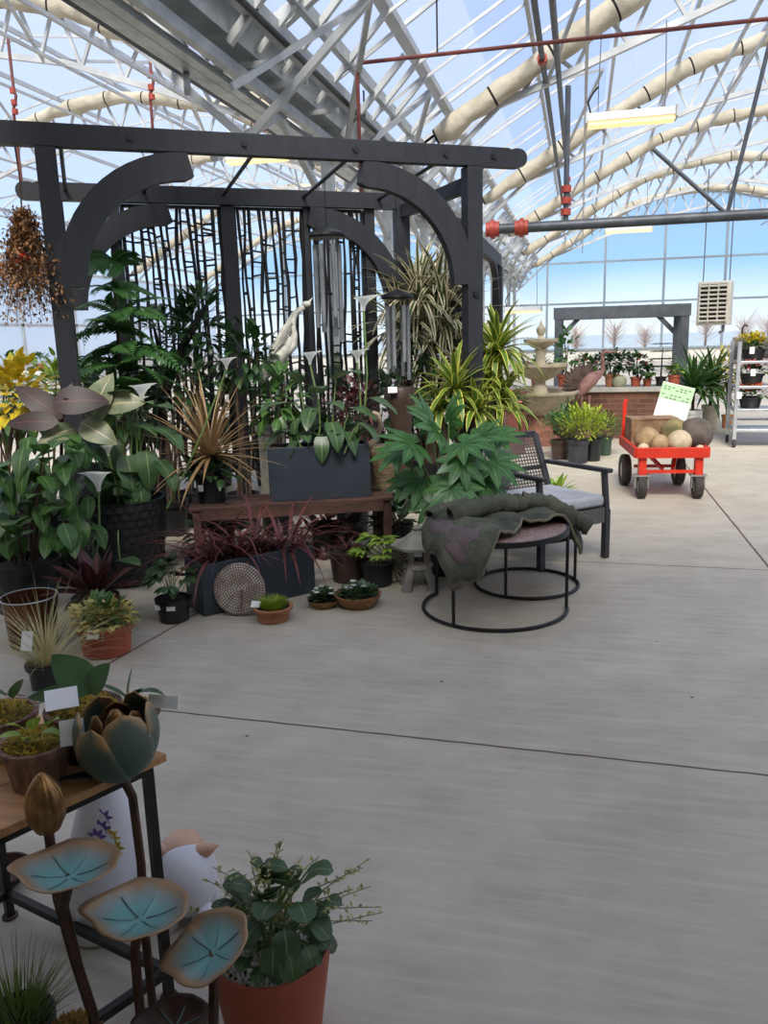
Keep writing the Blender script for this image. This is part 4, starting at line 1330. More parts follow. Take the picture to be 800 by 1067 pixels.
# norfolk pine with tiered feathery fronds
g = G(135, 566)
t0 = potted('norfolk_pine', 'feathery tiered norfolk pine rising between the left pergola posts', 'potted plant', g, .18, .14, .34, MT['black_plastic'])
m = MB(); tb = MB()
top = rel(116, 262, g); bt = V((0, 0, .28))
tb.tube([bt, bt.lerp(top, .5)+V((.02, 0, 0)), top], [.022, .016, .006], 8)
for k, (py, L_, nn, e_) in enumerate(((272, .28, 6, .35), (302, .36, 6, .2), (326, .5, 7, .1), (345, .55, 8, .0), (364, .6, 8, -.05), (386, .6, 8, -.1), (408, .55, 8, -.1))):
    p = rel(118+ (py-262)*.08, py, g)
    for i in range(nn):
        a = 2*pi*(i+.37*k)/nn+R.uniform(-.2, .2)
        frond(m, p, V((math.cos(a), math.sin(a), R.uniform(.0, .9))), L_*R.uniform(.8, 1.1), .13, 18, R.uniform(.9, 1.8), .3, seg=3, up=V((R.uniform(-.5, .5), R.uniform(-.5, .5), 1)))
m.build('fronds', LM['fern'], t0); tb.build('trunk', LM['bark'], t0)
# gnarled dark branch with tufts
g = G(185, 548)
t0 = potted('gnarled_tree', 'small gnarled dark trunked tree with leaf tufts in front of the left twig screen', 'potted plant', g, .16, .12, .3, MT['black_plastic'])
tb = MB(); P_ = [V((0, 0, .25)), rel(165, 430, g), rel(180, 385, g), rel(196, 350, g), rel(214, 318, g)]
tb.tube(P_, [.05, .045, .045, .035, .016], 8)
tb.tube([P_[2], rel(165, 360, g), rel(160, 340, g)], [.03, .02, .01], 6)
tb.build('trunk', pm('black_bark', S(36, 32, 30), .9, c2=S(22, 20, 20), ns=14, bump=.6), t0)
m = MB()
for (px, py, r_) in ((208, 314, 22), (165, 338, 20), (188, 352, 18)):
    bush(m, rel(px, py, g), (r_*.0085, r_*.008, r_*.006), 55, .11, .045, 'ovate', .6, .4)
m.build('foliage', LM['blue'], t0)

# heron statue
g = G(288, 548); s = scl(g)
MT['heron'] = pm('whitewashed_stone', S(196, 194, 184), .75, c2=S(150, 148, 140), ns=10, bump=.4, bs=40)
t0 = thing('heron_statue', 'white heron statue with raised neck and feathers in front of the twig screen', 'statue', g)
rp = lambda x, y, dy=0: rel(x, y, g, dy)
MB().lathe([(0, 0), (.16, 0), (.16, .05), (.12, .08), (.12, .8), (.15, .83), (.15, .88), (0, .88)], 4).build('plinth', MT['stone'], t0, smooth=False)
bc = rp(290, 364)
MB().tube([rp(272, 398), rp(281, 384), rp(290, 372), rp(299, 360), rp(304, 352)], [.02, .06, .075, .055, .03], 12).build('body', MT['heron'], t0)
MB().tube([rp(299, 366), rp(306, 360), rp(307, 348), rp(305, 336), rp(309, 326), rp(317, 320)], [.045, .034, .024, .02, .02, .02], 10).build('neck', MT['heron'], t0)
m = MB(); m.ell(rp(319, 317), (.04, .026, .026)); m.build('head', MT['heron'], t0)
MB().tube([rp(321, 316), rp(326, 310)], [.014, .003], 8).build('beak', MT['heron'], t0)
MB().tube([rp(280, 384, .03), rp(288, 366, .03), rp(298, 346, .03), rp(308, 326, .03)], [.03, .065, .05, .015], 10).build('wing', MT['heron'], t0)
m = MB()
for k in range(9):
    q = rp(281+k*1.9, 378-k*4.4, -.05+.012*k)
    m.leaf(q, CR*.55+UP*.9-CF*.1, .24, .05, .3, 'lance', 5, .25)
    m.leaf(q-UP*.03+CF*.05, CR*.35+UP*.95, .22, .05, .3, 'lance', 5, .25)
m.build('wing_feathers', MT['heron'], t0, solid=.006)
for sx in (-.03, .04):
    MB().tube([bc+V((sx, 0, -.06)), V((bc.x+sx*1.2, bc.y, 1.1)), V((sx*1.4, 0, .88))], [.014, .009, .012], 8).build('leg', MT['heron'], t0)

# fatsia with hand shaped leaves
g = G(466, 596)
t0 = potted('fatsia_plant', 'big fatsia with hand shaped leaves beside the wicker chair', 'potted plant', g, .17, .13, .28, MT['black_plastic'])
m = MB(); sm = MB()
for (px, py, sz, tx, ty, dy) in ((430, 462, .26, -.7, .2, -.25), (415, 470, .22, -1, -.4, -.1), (455, 448, .26, -.5, .4, -.1), (482, 462, .24, .5, -.1, -.2), (473, 507, .26, .0, -.45, -.32), (500, 455, .24, .9, .3, 0), (512, 480, .27, 1, -.4, -.1),
        (480, 480, .24, .4, -.6, -.25), (445, 435, .22, -.5, .7, .1), (505, 500, .24, .8, -.8, -.1), (440, 500, .24, -.6, -.6, -.1), (425, 500, .2, -.8, -.5, 0), (468, 438, .24, .2, .6, .1), (452, 520, .22, -.3, -.8, -.2), (490, 520, .2, .4, -.9, -.2), (520, 455, .2, .9, .1, .15)):
    p = rel(px, py, g, dy)
    palmate(m, p, CR*tx+UP*ty-CF*.45, sz, 8, UP*.75-CF*.6+CR*tx*.2, 4.3, .45, .3)
    b0 = V((p.x*.25, p.y*.25, max(.3, p.z*.55)))
    sm.tube([b0, b0.lerp(p, .6)+UP*.02, p], [.008, .006, .005], 5)
sm.tube([(0, 0, .22), (.02, 0, .5), (0, .02, .8)], [.022, .018, .012], 8)
m.build('leaves', leafm('fatsia_leaf', S(58, 108, 58), S(40, 86, 46), mid=S(100, 146, 92), midw=.05, r=.36), t0); sm.build('stems', LM['stem'], t0)

# dracaenas
def drac(px, gy, heads, mat, nm, label, L_, W_, n, trunk=True, pr=.17):
    g = G(px, gy); t0 = potted(nm, label, 'potted plant', g, pr, pr*.8, .32, MT['black_plastic'])
    m = MB(); sm = MB()
    for (hx, hy, k) in heads:
        p = rel(hx, hy, g)
        rosette(m, p, int(n*k), L_*k, W_, -.5, 1.45, 1.3, 'strap', .2, 8, .15)
        sm.tube([V((p.x*.2, p.y*.2, .25)), V((p.x*.6, p.y*.6, p.z*.5)), p], [.02, .017, .014], 7)
    m.build('foliage', mat, t0); sm.build('trunk', LM['bark'], t0)
drac(448, 512, ((436, 312, 1), (464, 338, 1), (448, 372, .9), (420, 345, .9), (480, 380, .9), (455, 300, .7)), LM['varieg'], 'striped_dracaena', 'white edged dracaena with long arching leaves between the wind chimes', .72, .06, 80)
drac(515, 525, ((518, 366, 1), (506, 400, 1), (522, 420, .9)), LM['dracaena'], 'green_dracaena', 'bright green dracaena just right of the right pergola post', .52, .065, 64)
drac(478, 545, ((474, 405, .9), (496, 428, .8), (460, 425, .7)), LM['dracaena'], 'low_dracaena', 'smaller dracaena just left of the right pergola post', .46, .055, 52)
# dark hanging style vase with a tag
g = G(420, 530); zc = PF(415, 415, g).z
t0 = thing('dark_urn', 'dark tall urn with a white tag behind the fatsia', 'urn', g)
MB().lathe([(0, 0), (.12, 0), (.1, .06), (.07, .2), (.1, zc-.2), (.16, zc), (.13, zc+.1), (.1, zc+.1), (0, zc)], 24).build('body', MT['brownpot'], t0)
card(t0, V((-.03, -.2, zc+.09)), CF, .08, .06, tilt=.6)

# dried flower bundle hanging upside down from the beam end
p = L2W((-.62, -.02, ZB+.05)); p = PF(16, 158, FL+CF*-.05)
t0 = thing('dried_flower_bunch', 'hanging bunch of brown dried flowers left of the front pergola post', 'dried flowers', (p.x, p.y, ZB))
ref = V((p.x, p.y, 0))
z0 = PF(16, 214, ref).z-ZB; z1 = PF(20, 340, ref).z-ZB
MB().tube([(0, 0, .02), (.01, 0, z0*.5), (0, 0, z0)], .006, 5).build('hanging_cord', LM['bark'], t0)
m = MB(); f = MB()
for i in range(120):
    a = R.uniform(0, 6.28); q = math.sqrt(R.random())
    k = R.uniform(.55, 1)
    e = V((math.cos(a)*q*.3, math.sin(a)*q*.24, z0+(z1-z0)*k))
    m.tube([(0, 0, z0), V((e.x*.4, e.y*.4, z0+(z1-z0)*k*.4)), e], [.003, .0025, .0015], 3)
    for j in range(46):
        c = V((0, 0, z0)).lerp(e, R.uniform(.08, 1))+V((R.uniform(-.05, .05), R.uniform(-.05, .05), R.uniform(-.03, .03)))
        f.leaf(c, rdir(-1), R.uniform(.025, .05), R.uniform(.012, .024), .8, 'ovate', 2, .2)
m.build('stems', LM['bark'], t0); f.build('flower_heads', LM['dry'], t0)
m = MB(); q = PF(36, 270, ref)-V((p.x, p.y, ZB))
for k in range(8): m.leaf(q-CF*.2, rdir(-.5)-UP*.4, .07, .02, .5, 'lance', 3, .1)
m.build('red_ribbon', pm('red_ribbon', S(196, 40, 34), .6), t0)

# left bay far behind: growing benches with plants
MT['benchwhite'] = pm('white_bench', S(220, 220, 216), .6)
t0 = None
for k, (px, gy) in enumerate(((20, 415), (-40, 430))):
    g = G(px, gy)
    o = thing('growing_bench', ['white growing bench deep in the left bay behind the yellow shrub', 'white growing bench deep in the left bay at the very edge'][k], 'bench', g, 0)
    MB().box((0, 0, .8), (3.4, 1.4, .08)).build('bench_top', MT['benchwhite'], o, smooth=False)
    for x in (-1.5, 1.5):
        for y in (-.55, .55): MB().box((x, y, .38), (.07, .07, .76)).build('leg', MT['benchwhite'], o, smooth=False)
    for i in range(3 if k == 0 else 1):
        q = V((g.x-1.0+i*.95, g.y, .84))
        b_ = thing('bench_plant', 'small bushy pot plant on the far white growing bench, %s' % ['reddish one', 'green one in the middle', 'green one at the right'][i] if k == 0 else 'green pot plant on the growing bench at the very left edge', 'potted plant', q)
        pot(b_, .16, .12, .22, MT['terra'])
        m = MB(); bush(m, (0, 0, .36), (.32, .3, .22), 60, .14, .08); m.build('foliage', LM['red' if i == 0 and k == 0 else 'green'], b_)
# ---------------------------------------------------------------- wicker chair
p1 = G(630, 581); p1.z = 0
pl = p1 + (CR*-.52+CF*-.3)                     # near front leg
ux = (p1-pl); W_ = ux.length; ux.normalize()
crz = math.atan2(ux.y, ux.x)
t0 = thing('wicker_armchair', 'dark wicker armchair with a light grey seat cushion', 'armchair', pl, crz)
MT['wicker_f'] = pm('dark_grey_frame', S(60, 60, 64), .5, .2, c2=S(48, 48, 52))
def weave_mat():
    M, t, b, o = nt('wicker_weave')
    tc = N(t, 'ShaderNodeTexCoord')
    ck = N(t, 'ShaderNodeTexChecker', i_Scale=70); t.links.new(tc.outputs['Object'], ck.inputs[0])
    c = mixc(t, ck.outputs[1], S(58, 56, 56), S(104, 102, 100))
    t.links.new(c, b.inputs['Base Color']); b.inputs['Roughness'].default_value = .6
    bumpn(t, b, ck.outputs[1], .5, .004)
    return M
MT['weave'] = weave_mat()
MT['cushion'] = pm('light_grey_cushion', S(178, 178, 184), .9, c2=S(160, 160, 166), ns=8, bump=.15, bs=120)
D_ = .62; fw = .045
sh = .36
for (x, y) in ((0, 0), (W_, 0)):
    MB().bar((x, 0, 0), (x, .0, sh), fw, fw, V((0, 1, 0))).build('leg', MT['wicker_f'], t0, smooth=False, bevel=.004)
    MB().bar((x, .0, sh), (x, .03, .62), fw*.8, fw*.8, V((0, 1, 0))).build('arm_support', MT['wicker_f'], t0, smooth=False, bevel=.004)
    MB().bar((x, -.03, .635), (x, D_+.02, .63), .055, .03).build('armrest', MT['wicker_f'], t0, smooth=False, bevel=.006)
    MB().bar((x, D_, 0), (x, D_-.02, .4), fw, fw, V((0, 1, 0))).build('leg', MT['wicker_f'], t0, smooth=False, bevel=.004)
    MB().bar((x, D_-.04, .36), (x, D_+.16, .83), fw, fw*.8, V((0, 1, 0))).build('back_stile', MT['wicker_f'], t0, smooth=False, bevel=.004)
m = MB()
m.box((W_/2, 0, .32), (W_-fw, .02, .11)).box((W_/2, D_-.02, .32), (W_-fw, .02, .11))
for x in (0, W_): m.box((x, D_/2, .32), (.02, D_-fw, .11))
m.build('seat_apron', MT['weave'], t0, smooth=False)
MB().box((W_/2, D_/2, .365), (W_, D_, .02)).build('seat_base', MT['wicker_f'], t0, smooth=False)
cm = MB().box((W_/2, D_/2-.02, .42), (W_-.02, D_-.04, .085)).build('cushion', MT['cushion'], t0, ang=60)
md = cm.modifiers.new('bevel', 'BEVEL'); md.width = .03; md.segments = 4
# back: rails and open weave
def bp(x, t): return V((x, D_-.04+.2*t+.0, .36+.47*t))
MB().bar(bp(0, 1), bp(W_, 1), .03, .045).build('top_rail', MT['wicker_f'], t0, smooth=False, bevel=.004)
MB().bar(bp(0, .48), bp(W_, .48), .02, .03).build('mid_rail', MT['wicker_f'], t0, smooth=False)
m = MB()
n = 22
for i in range(1, n): m.bar(bp(W_*i/n, .1), bp(W_*i/n, 1), .009, .004, V((0, 1, 0)))
for j in range(2, 20): m.bar(bp(0, j/20), bp(W_, j/20), .004, .009)
m.build('back_weave', MT['weave'], t0, smooth=False)

# ---------------------------------------------------------------- nested round tables
def mosaic():
    M, t, b, o = nt('pink_mosaic_top')
    vo = N(t, 'ShaderNodeTexVoronoi', i_Scale=55); tc = N(t, 'ShaderNodeTexCoord'); t.links.new(tc.outputs['Object'], vo.inputs['Vector'])
    vo.feature = 'DISTANCE_TO_EDGE'
    v2 = N(t, 'ShaderNodeTexVoronoi', i_Scale=55); t.links.new(tc.outputs['Object'], v2.inputs['Vector'])
    tone = mixc(t, v2.outputs['Color'], S(186, 158, 146), S(156, 124, 118))
    t.links.new(mixc(t, mth(t, 'LESS_THAN', vo.outputs['Distance'], .07), tone, S(70, 54, 52)), b.inputs['Base Color'])
    b.inputs['Roughness'].default_value = .5
    return M
MT['mosaic'] = mosaic()
def ring(r, z, a0=0, a1=2*pi, n=48, rt=.011):
    full = abs(a1-a0) > 6.2
    return MB().tube([(r*math.cos(a0+(a1-a0)*k/n), r*math.sin(a0+(a1-a0)*k/n), z) for k in range(n+1)], rt, 8, cap=not full)
def rtable(c, r, h, legs, label, arc=None):
    t0 = thing('round_table', label, 'side table', (c.x, c.y, 0), YAW, 'nested round side tables')
    MB().lathe([(0, h-.012), (r-.012, h-.012), (r-.012, h-.002), (0, h-.002)], 48).build('table_top', MT['mosaic'], t0)
    MB().lathe([(r-.012, h-.03), (r+.004, h-.03), (r+.004, h), (r-.012, h), (r-.012, h-.03)], 48).build('rim', MT['black_metal'], t0, ang=30)
    a0, a1 = arc or (0, 2*pi)
    ring(r, .012, a0, a1).build('base_ring', MT['black_metal'], t0)
    for a in legs:
        MB().tube([(r*math.cos(a), r*math.sin(a), .01), (r*math.cos(a), r*math.sin(a), h-.02)], .010, 8).build('leg', MT['black_metal'], t0)
    return t0
c1 = G(515, 633); r1 = 74*scl(c1); c2 = G(548, 609); r2 = 53*scl(c2)
lf_ = G(589, 636); h1 = PF(590, 549, lf_).z
h2 = h1-.12
T1 = rtable(c1, r1, h1, (rad(-4), rad(-130), rad(140)), 'taller black round side table in front, under the jacket', (rad(140), rad(356)))
T2 = rtable(c2, r2, h2, (rad(8), rad(135), rad(238)), 'lower black round side table nested behind, right of the taller one')

# jacket thrown over both tables
MT['jacket'] = pm('olive_grey_cloth', S(88, 90, 72), .85, c2=S(58, 60, 50), ns=7, bump=.8, bs=16, dist=.03)
MT['lining'] = pm('purple_brown_lining', S(104, 88, 88), .7, c2=S(78, 64, 66), ns=6, bump=.2)
jk = thing('jacket', 'dark olive jacket thrown over the two round side tables', 'jacket', (c1.x, c1.y, h1), YAW)
outl = [(-180, .41), (-165, .44), (-155, .47), (-138, .49), (-120, .55), (-106, .52), (-92, .38), (-72, .27), (-50, .2), (-30, .22), (-10, .34), (8, .52), (20, .60), (32, .62), (48, .52), (70, .42), (100, .38), (140, .37), (165, .38), (180, .41)]
c2l = Matrix.Rotation(-YAW, 3, 'Z') @ V((c2.x-c1.x, c2.y-c1.y, 0))
def rho(a):
    a = math.degrees(a)
    for (x0, y0), (x1, y1) in zip(outl, outl[1:]):
        if x0 <= a <= x1: return y0+(y1-y0)*(a-x0)/(x1-x0)
    return .4
def jz(x, y):
    d1 = math.hypot(x, y)-r1
    z = .014 + .011*(math.sin(x*23+y*9)+1) + .008*(math.sin(y*31-x*12+1)+1) + .006*(math.sin(x*47+y*38)+1) + .004*math.sin(x*90-y*60)
    if d1 > -.02:
        k = d1+.02
        z -= k*1.5+k*k*2
    d2 = math.hypot(x-c2l.x, y-c2l.y)-r2
    flo = h2-h1+.02+.014*(math.sin(x*30+y*20)+1) if d2 < 0 else (h2-h1+.02-(d2)*1.3)
    return max(z, flo, -.3)
m = MB(); NA, NR = 96, 14
m.v.append(V((0, 0, jz(0, 0)))); m.u.append((0, 0))
for j in range(1, NR+1):
    for k in range(NA):
        a = -pi+2*pi*k/NA
        q = rho(a)*j/NR*(1+.005*math.sin(k*.9))
        x, y = q*math.cos(a), q*math.sin(a)
        m.v.append(V((x, y, jz(x, y)))); m.u.append((0, 0))
for k in range(NA): m.f.append((0, 1+k, 1+(k+1) % NA))
for j in range(NR-1):
    for k in range(NA):
        k2 = (k+1) % NA
        m.f.append((1+j*NA+k, 1+(j+1)*NA+k, 1+(j+1)*NA+k2, 1+j*NA+k2))
o = m.build('body', MT['jacket'], jk, ang=0); md = o.modifiers.new('solid', 'SOLIDIFY'); md.thickness = .012; md.offset = 1
# hem piping along the edge
m = MB(); hp_ = []
for k in range(NA+1):
    a = -pi+2*pi*k/NA; q = rho(min(pi, a))*(1+.005*math.sin((k % NA)*.9)); x, y = q*math.cos(a), q*math.sin(a)
    hp_.append(V((x, y, jz(x, y)+.006)))
m.tube(hp_, .009, 6); m.build('hem', pm('olive_hem', S(112, 106, 84), .85), jk)
# turned-back lining on the front flap
m = MB(); rows = 10
for i in range(rows+1):
    for j in range(7):
        a = rad(-172+62*i/rows); q = rho(a)*(.62+.3*j/6)
        x, y = q*math.cos(a), q*math.sin(a); m.v.append(V((x, y, jz(x, y)+.016))); m.u.append((0, 0))
for i in range(rows):
    for j in range(6): m.f.append((i*7+j, i*7+j+1, (i+1)*7+j+1, (i+1)*7+j))
m.build('lining', MT['lining'], jk, ang=0, solid=.006)
def sleeve(pts, rs, open_start=True, nm='sleeve'):
    m = MB(); P_ = []
    n = 24
    for i in range(n+1):
        f = i/n*(len(pts)-1); k = min(int(f), len(pts)-2); q = f-k
        P_.append((V(pts[k]).lerp(V(pts[k+1]), q), rs[k]+(rs[k+1]-rs[k])*q + .006*math.sin(i*2.3)+.004*math.sin(i*4.1)))
    m.tube([p for p, r in P_], [r for p, r in P_], 14, cap=False)
    for i, v in enumerate(m.v):
        m.v[i] = v+V((0, 0, .007*math.sin(v.x*70+v.y*50)+.004*math.sin(v.x*140-v.y*90)))
    return m.build(nm, MT['jacket'], jk, ang=0, solid=.01)
sleeve([(-.26, -.03, .07), (-.17, .0, .085), (-.02, .09, .10), (.08, .13, .1), (.2, .2, .08)], [.05, .046, .052, .055, .05])
sleeve([(.2, .24, .09), (.36, .24, .07), (.52, .2, -.02), (.6, .16, -.07)], [.052, .052, .048, .044])
m = MB()
m.tube([(-.30, -.32, -.02), (-.27, -.36, -.1), (-.27, -.37, -.2), (-.26, -.37, -.26)], [.03, .035, .04, .035], 10)
m.build('hanging_cuff', MT['lining'], jk)
sleeve([(-.38, .06, .05), (-.3, .16, .06), (-.16, .24, .07), (.0, .28, .06)], [.03, .04, .045, .03], nm='collar')

# ---------------------------------------------------------------- red cart
g = G(696.5, 519); gr = G(681.5, 504.5)
ax = (gr-g); ax.z = 0
LW = .78
t0 = thing('garden_cart', 'red flatbed garden cart loaded with stone balls and a crate', 'cart', g, math.atan2(ax.y, ax.x)-pi/2)
MT['red'] = pm('red_enamel', S(214, 56, 34), .4, c2=S(196, 46, 28))
MT['tyre'] = pm('dark_rubber', S(52, 48, 46), .85, c2=S(70, 64, 60), ns=12)
MT['hub'] = pm('grey_hub', S(170, 168, 162), .45, .6)
dz = .45; hw = .33; fy = -.06; by = .95
m = MB()
m.box((0, (fy+by)/2, dz-.03), (hw*2-.02, by-fy-.02, .02)); m.build('deck', MT['red'], t0, smooth=False)
for (a_, b_) in (((-hw, fy, dz), (hw, fy, dz)), ((-hw, by, dz), (hw, by, dz)), ((-hw, fy, dz), (-hw, by, dz)), ((hw, fy, dz), (hw, by, dz))):
    MB().bar(a_, b_, .035, .1).build('deck_rail', MT['red'], t0, smooth=False, bevel=.004)
for x in (-.26, .26):
    MB().bar((x, 0, .2), (x, 0, dz-.04), .07, .09, V((0, 1, 0))).build('front_upright', MT['red'], t0, smooth=False, bevel=.004)
MB().bar((-.26, 0, .26), (.26, 0, .26), .03, .03).build('front_axle_bar', MT['red'], t0, smooth=False)
MB().bar((-.22, .72, .2), (.22, .72, .2), .03, .03).build('rear_axle', MT['red'], t0, smooth=False)
for s_ in (-1, 1): MB().bar((s_*.05, .1, .27), (s_*.16, .5, dz-.05), .03, .03).build('brace', MT['red'], t0, smooth=False)
def wheel(x, y, r, w_):
    o = MB().lathe([(r*.5, -w_*.4), (r*.8, -w_*.5), (r*.96, -w_*.38), (r, 0), (r*.96, w_*.38), (r*.8, w_*.5), (r*.5, w_*.4), (r*.5, -w_*.4)], 28, (x, y, r), Matrix.Rotation(pi/2, 3, 'Y')).build('wheel', MT['tyre'], t0, ang=50)
    MB().lathe([(0, -w_*.42), (r*.52, -w_*.35), (r*.52, w_*.35), (0, w_*.42)], 20, (x, y, r), Matrix.Rotation(pi/2, 3, 'Y')).build('hub', MT['hub'], o)
for x in (-.26, .26):
    wheel(x, 0, .115, .085)
    m = MB()
    for sx in (-.06, .06): m.bar((x+sx, 0, .1), (x+sx*.9, 0, .235), .012, .05, V((0, 1, 0)))
    m.box((x, 0, .225), (.15, .1, .015)); m.build('caster_fork', MT['hub'], t0, smooth=False)
for x in (-.31, .23): wheel(x, .72, .165, .1)
for x in (-.3, .3):
    MB().tube([(x, by, dz), (x, by, .84), (x-.02*(1 if x > 0 else -1), by-.0, .88)], .024, 10).build('handle_post', MT['red'], t0)
cart = t0; CM = t0.matrix_basis.copy()
# load
MT['crate'] = pm('weathered_brown_crate', S(150, 122, 90), .8, c2=S(116, 84, 60), ns=7, bump=.3)
cz = dz-.02
p = CM @ V((-.08, .62, cz))
t0 = thing('wire_crate', 'brown box standing on the red cart behind the stone balls', 'crate', p, cart.rotation_euler.z+.05)
w_, d_, h_ = .44, .3, .28
m = MB()
for x in (-w_/2, w_/2): m.box((x, 0, h_/2), (.018, d_, h_))
for y in (-d_/2, d_/2): m.box((0, y, h_/2), (w_+.018, .018, h_))
m.box((0, 0, .012), (w_, d_, .02)); m.build('box', MT['crate'], t0, smooth=False)
MB().box((0, 0, h_+.006), (w_+.03, d_+.03, .014)).build('lid', MT['crate'], t0, smooth=False)
stm = [pm('sandstone_ball', S(176, 148, 112), .85, c2=S(130, 102, 74), ns=9, bump=.35, bs=30), pm('pale_stone_ball', S(206, 190, 160), .85, c2=S(170, 146, 116), ns=9, bump=.35, bs=30), pm('dark_stone_ball', S(106, 96, 86), .9, c2=S(80, 72, 66), ns=11, bump=.5, bs=30), pm('mossy_stone', S(150, 132, 90), .9, c2=S(96, 92, 58), ns=9, bump=.6, bs=22)]
for (x, y, r, k, nz, lab) in ((-.20, .13, .125, 0, .02, 'large tan stone ball at the left front of the cart'), (-.1, .03, .095, 0, .04, 'rough brown stone ball at the front middle of the cart'), (-.255, -.0, .055, 1, .03, 'small stone ball at the left front corner of the cart'),
        (.08, .03, .115, 1, .02, 'pale round stone ball at the front centre right of the cart'), (.30-.03, .22, .165, 2, .02, 'biggest dark grey stone ball at the right of the cart'), (.26, -.02, .045, 1, .03, 'smallest stone ball at the right front corner of the cart'),
        (.1, .3, .155, 3, .06, 'mossy stone ball behind the pale ball on the cart'), (.165, .19, .06, 3, .06, 'small mossy stone wedged between the pale and the dark ball')):
    q = CM @ V((x, y, cz))
    o = MB().ell((q.x, q.y, cz+r*.98), (r, r, r*.98), 20, 14, noise=nz).build('stone_ball', stm[k], ang=0)
    tag(o, lab, 'stone ball', 'stone balls on the red cart')
# sign board
p = CM @ V((.08, .84, cz))
t0 = thing('sign_board', 'leaning white sign board with green header at the back of the red cart', 'sign', p, cart.rotation_euler.z-.1)
Rm = Matrix.Rotation(-.18, 3, 'X') @ Matrix.Rotation(.25, 3, 'Y')
def sp(x, z, y=0): return Rm @ V((x, y, z))
hs = .62
MB().box(sp(0, hs/2), (.33, .012, hs), Rm).build('board', MT['white'], t0, smooth=False)
MB().box(sp(0, hs*.86, -.008), (.33, .004, hs*.26), Rm).build('header', pm('pale_green_print', S(178, 214, 168), .6), t0, smooth=False)
m = MB()
for j, zz in enumerate((.93, .89, .8, .75)):
    for i in range(7):
        if (i+j) % 4 == 3: continue
        m.box(sp(-.13+i*.042, hs*zz, -.0105), (.028, .002, .012), Rm)
m.build('printed_lines', pm('grey_green_ink', S(96, 128, 96), .7), t0, smooth=False)

# ---------------------------------------------------------------- brick planter wall and its plants
def brick():
    M, t, b, o = nt('brown_brick')
    br = N(t, 'ShaderNodeTexBrick', i_Scale=1.0); br.offset = .5
    br.inputs['Color1'].default_value = c4(S(112, 72, 54)); br.inputs['Color2'].default_value = c4(S(86, 54, 42)); br.inputs['Mortar'].default_value = c4(S(112, 90, 76))
    br.inputs['Brick Width'].default_value = .22; br.inputs['Row Height'].default_value = .075; br.inputs['Mortar Size'].default_value = .006
    tc = N(t, 'ShaderNodeTexCoord'); mp = N(t, 'ShaderNodeMapping'); mp.inputs['Rotation'].default_value = (pi/2, 0, 0)
    t.links.new(tc.outputs['Object'], mp.inputs[0]); t.links.new(mp.outputs[0], br.inputs['Vector'])
    t.links.new(br.outputs[0], b.inputs['Base Color']); b.inputs['Roughness'].default_value = .85
    return M
MT['brick'] = brick()
g = G(650, 457); YB = g.y
xa = PY(520, 450, YB).x; xb2 = PY(703, 450, YB).x
zc = PY(650, 404, YB).z
t0 = thing('brick_counter', 'long brown brick counter with pale slab top at the back', 'counter', ((xa+xb2)/2, YB, 0), 0)
W2 = (xb2-xa)
MB().box((0, .35, (zc-.06)/2), (W2, .7, zc-.06)).build('brick_base', MT['brick'], t0, smooth=False)
MB().box((0, .35, zc-.03), (W2+.1, .8, .06)).build('slab_top', pm('pale_concrete_slab', S(176, 172, 162), .8, c2=S(150, 146, 138)), t0, smooth=False, bevel=.006)
def cplant(px, base, top, w, mat, pmat, label, kind='bush', rp=8, pots=True, n=90, L_=.1, W_=.06, flower=None):
    q = PY(px, base, YB+.3); q.z = zc
    s = scl(q)
    t0 = thing('counter_plant', label, 'potted plant', q, group='plants on the brick counter')
    hp = rp*1.6*s
    pot(t0, rp*s, rp*s*.75, hp, pmat, rim=.012)
    zt = PY(px, top, YB+.3).z-zc
    if kind == 'bush':
        m = MB(); bush(m, (0, 0, (hp+zt)/2+.03), (w*s, w*s, (zt-hp)/2), n, L_, W_, zmin=-.8); m.build('foliage', mat, t0)
        m = MB(); stems(m, (0, 0, hp*.8), (0, 0, (hp+zt)/2), (w*s*.5, w*s*.5, (zt-hp)/2), 6, .008); m.build('stems', LM['bark'], t0)
    elif kind == 'tier':
        m = MB(); m.tube([(0, 0, hp*.8), (.01, 0, zt*.9)], [.015, .006], 6); m.build('trunk', LM['bark'], t0)
        m = MB()
        for k in range(4):
            z = hp+(zt-hp)*(.3+.23*k)
            for i in range(7):
                a = 2*pi*i/7+k; frond(m, V((0, 0, z)), V((math.cos(a), math.sin(a), .15)), w*s*(1.05-.2*k), .16, 8, .3, .45)
        m.build('fronds', mat, t0)
    elif kind == 'strap':
        m = MB(); rosette(m, (0, 0, hp), 24, (zt-hp)*1.2, .03, .1, 1.4, 1.2); m.build('foliage', mat, t0)
    if flower:
        m = MB()
        for i in range(16):
            c = V((R.uniform(-1, 1)*w*s*.8, R.uniform(-1, 1)*w*s*.6, zt*R.uniform(.6, 1)))
            for k in range(4): m.leaf(c, rdir(-.2), .05, .035, .4, 'round', 3, .1)
        m.build('flowers', flower, t0)
    return t0
pinkm = leafm('pink_petal', S(206, 120, 140), S(176, 84, 110), r=.5)
redm = leafm('red_petal', S(168, 40, 44), S(128, 28, 36), r=.5)
orangem = leafm('orange_petal', S(222, 120, 50), S(190, 84, 50), r=.5)
cplant(588, 402, 345, 16, LM['fern'], MT['terra'], 'tall green plant on the brick counter, left of the bird statue', n=120)
cplant(637, 402, 368, 20, LM['deep'], MT['tan'], 'dense dark green bush on the brick counter behind the wading bird statue', n=240)
cplant(662, 402, 370, 15, LM['deep'], MT['terra'], 'red flowering plant near the middle of the brick counter', n=110, flower=redm, rp=6)
cplant(688, 402, 358, 18, LM['deep'], MT['black_plastic'], 'tiered small conifer on the brick counter', kind='tier', rp=6)
cplant(702, 402, 385, 8, LM['light'], MT['terra'], 'short light green plant at the right end of the brick counter', n=40, rp=7)
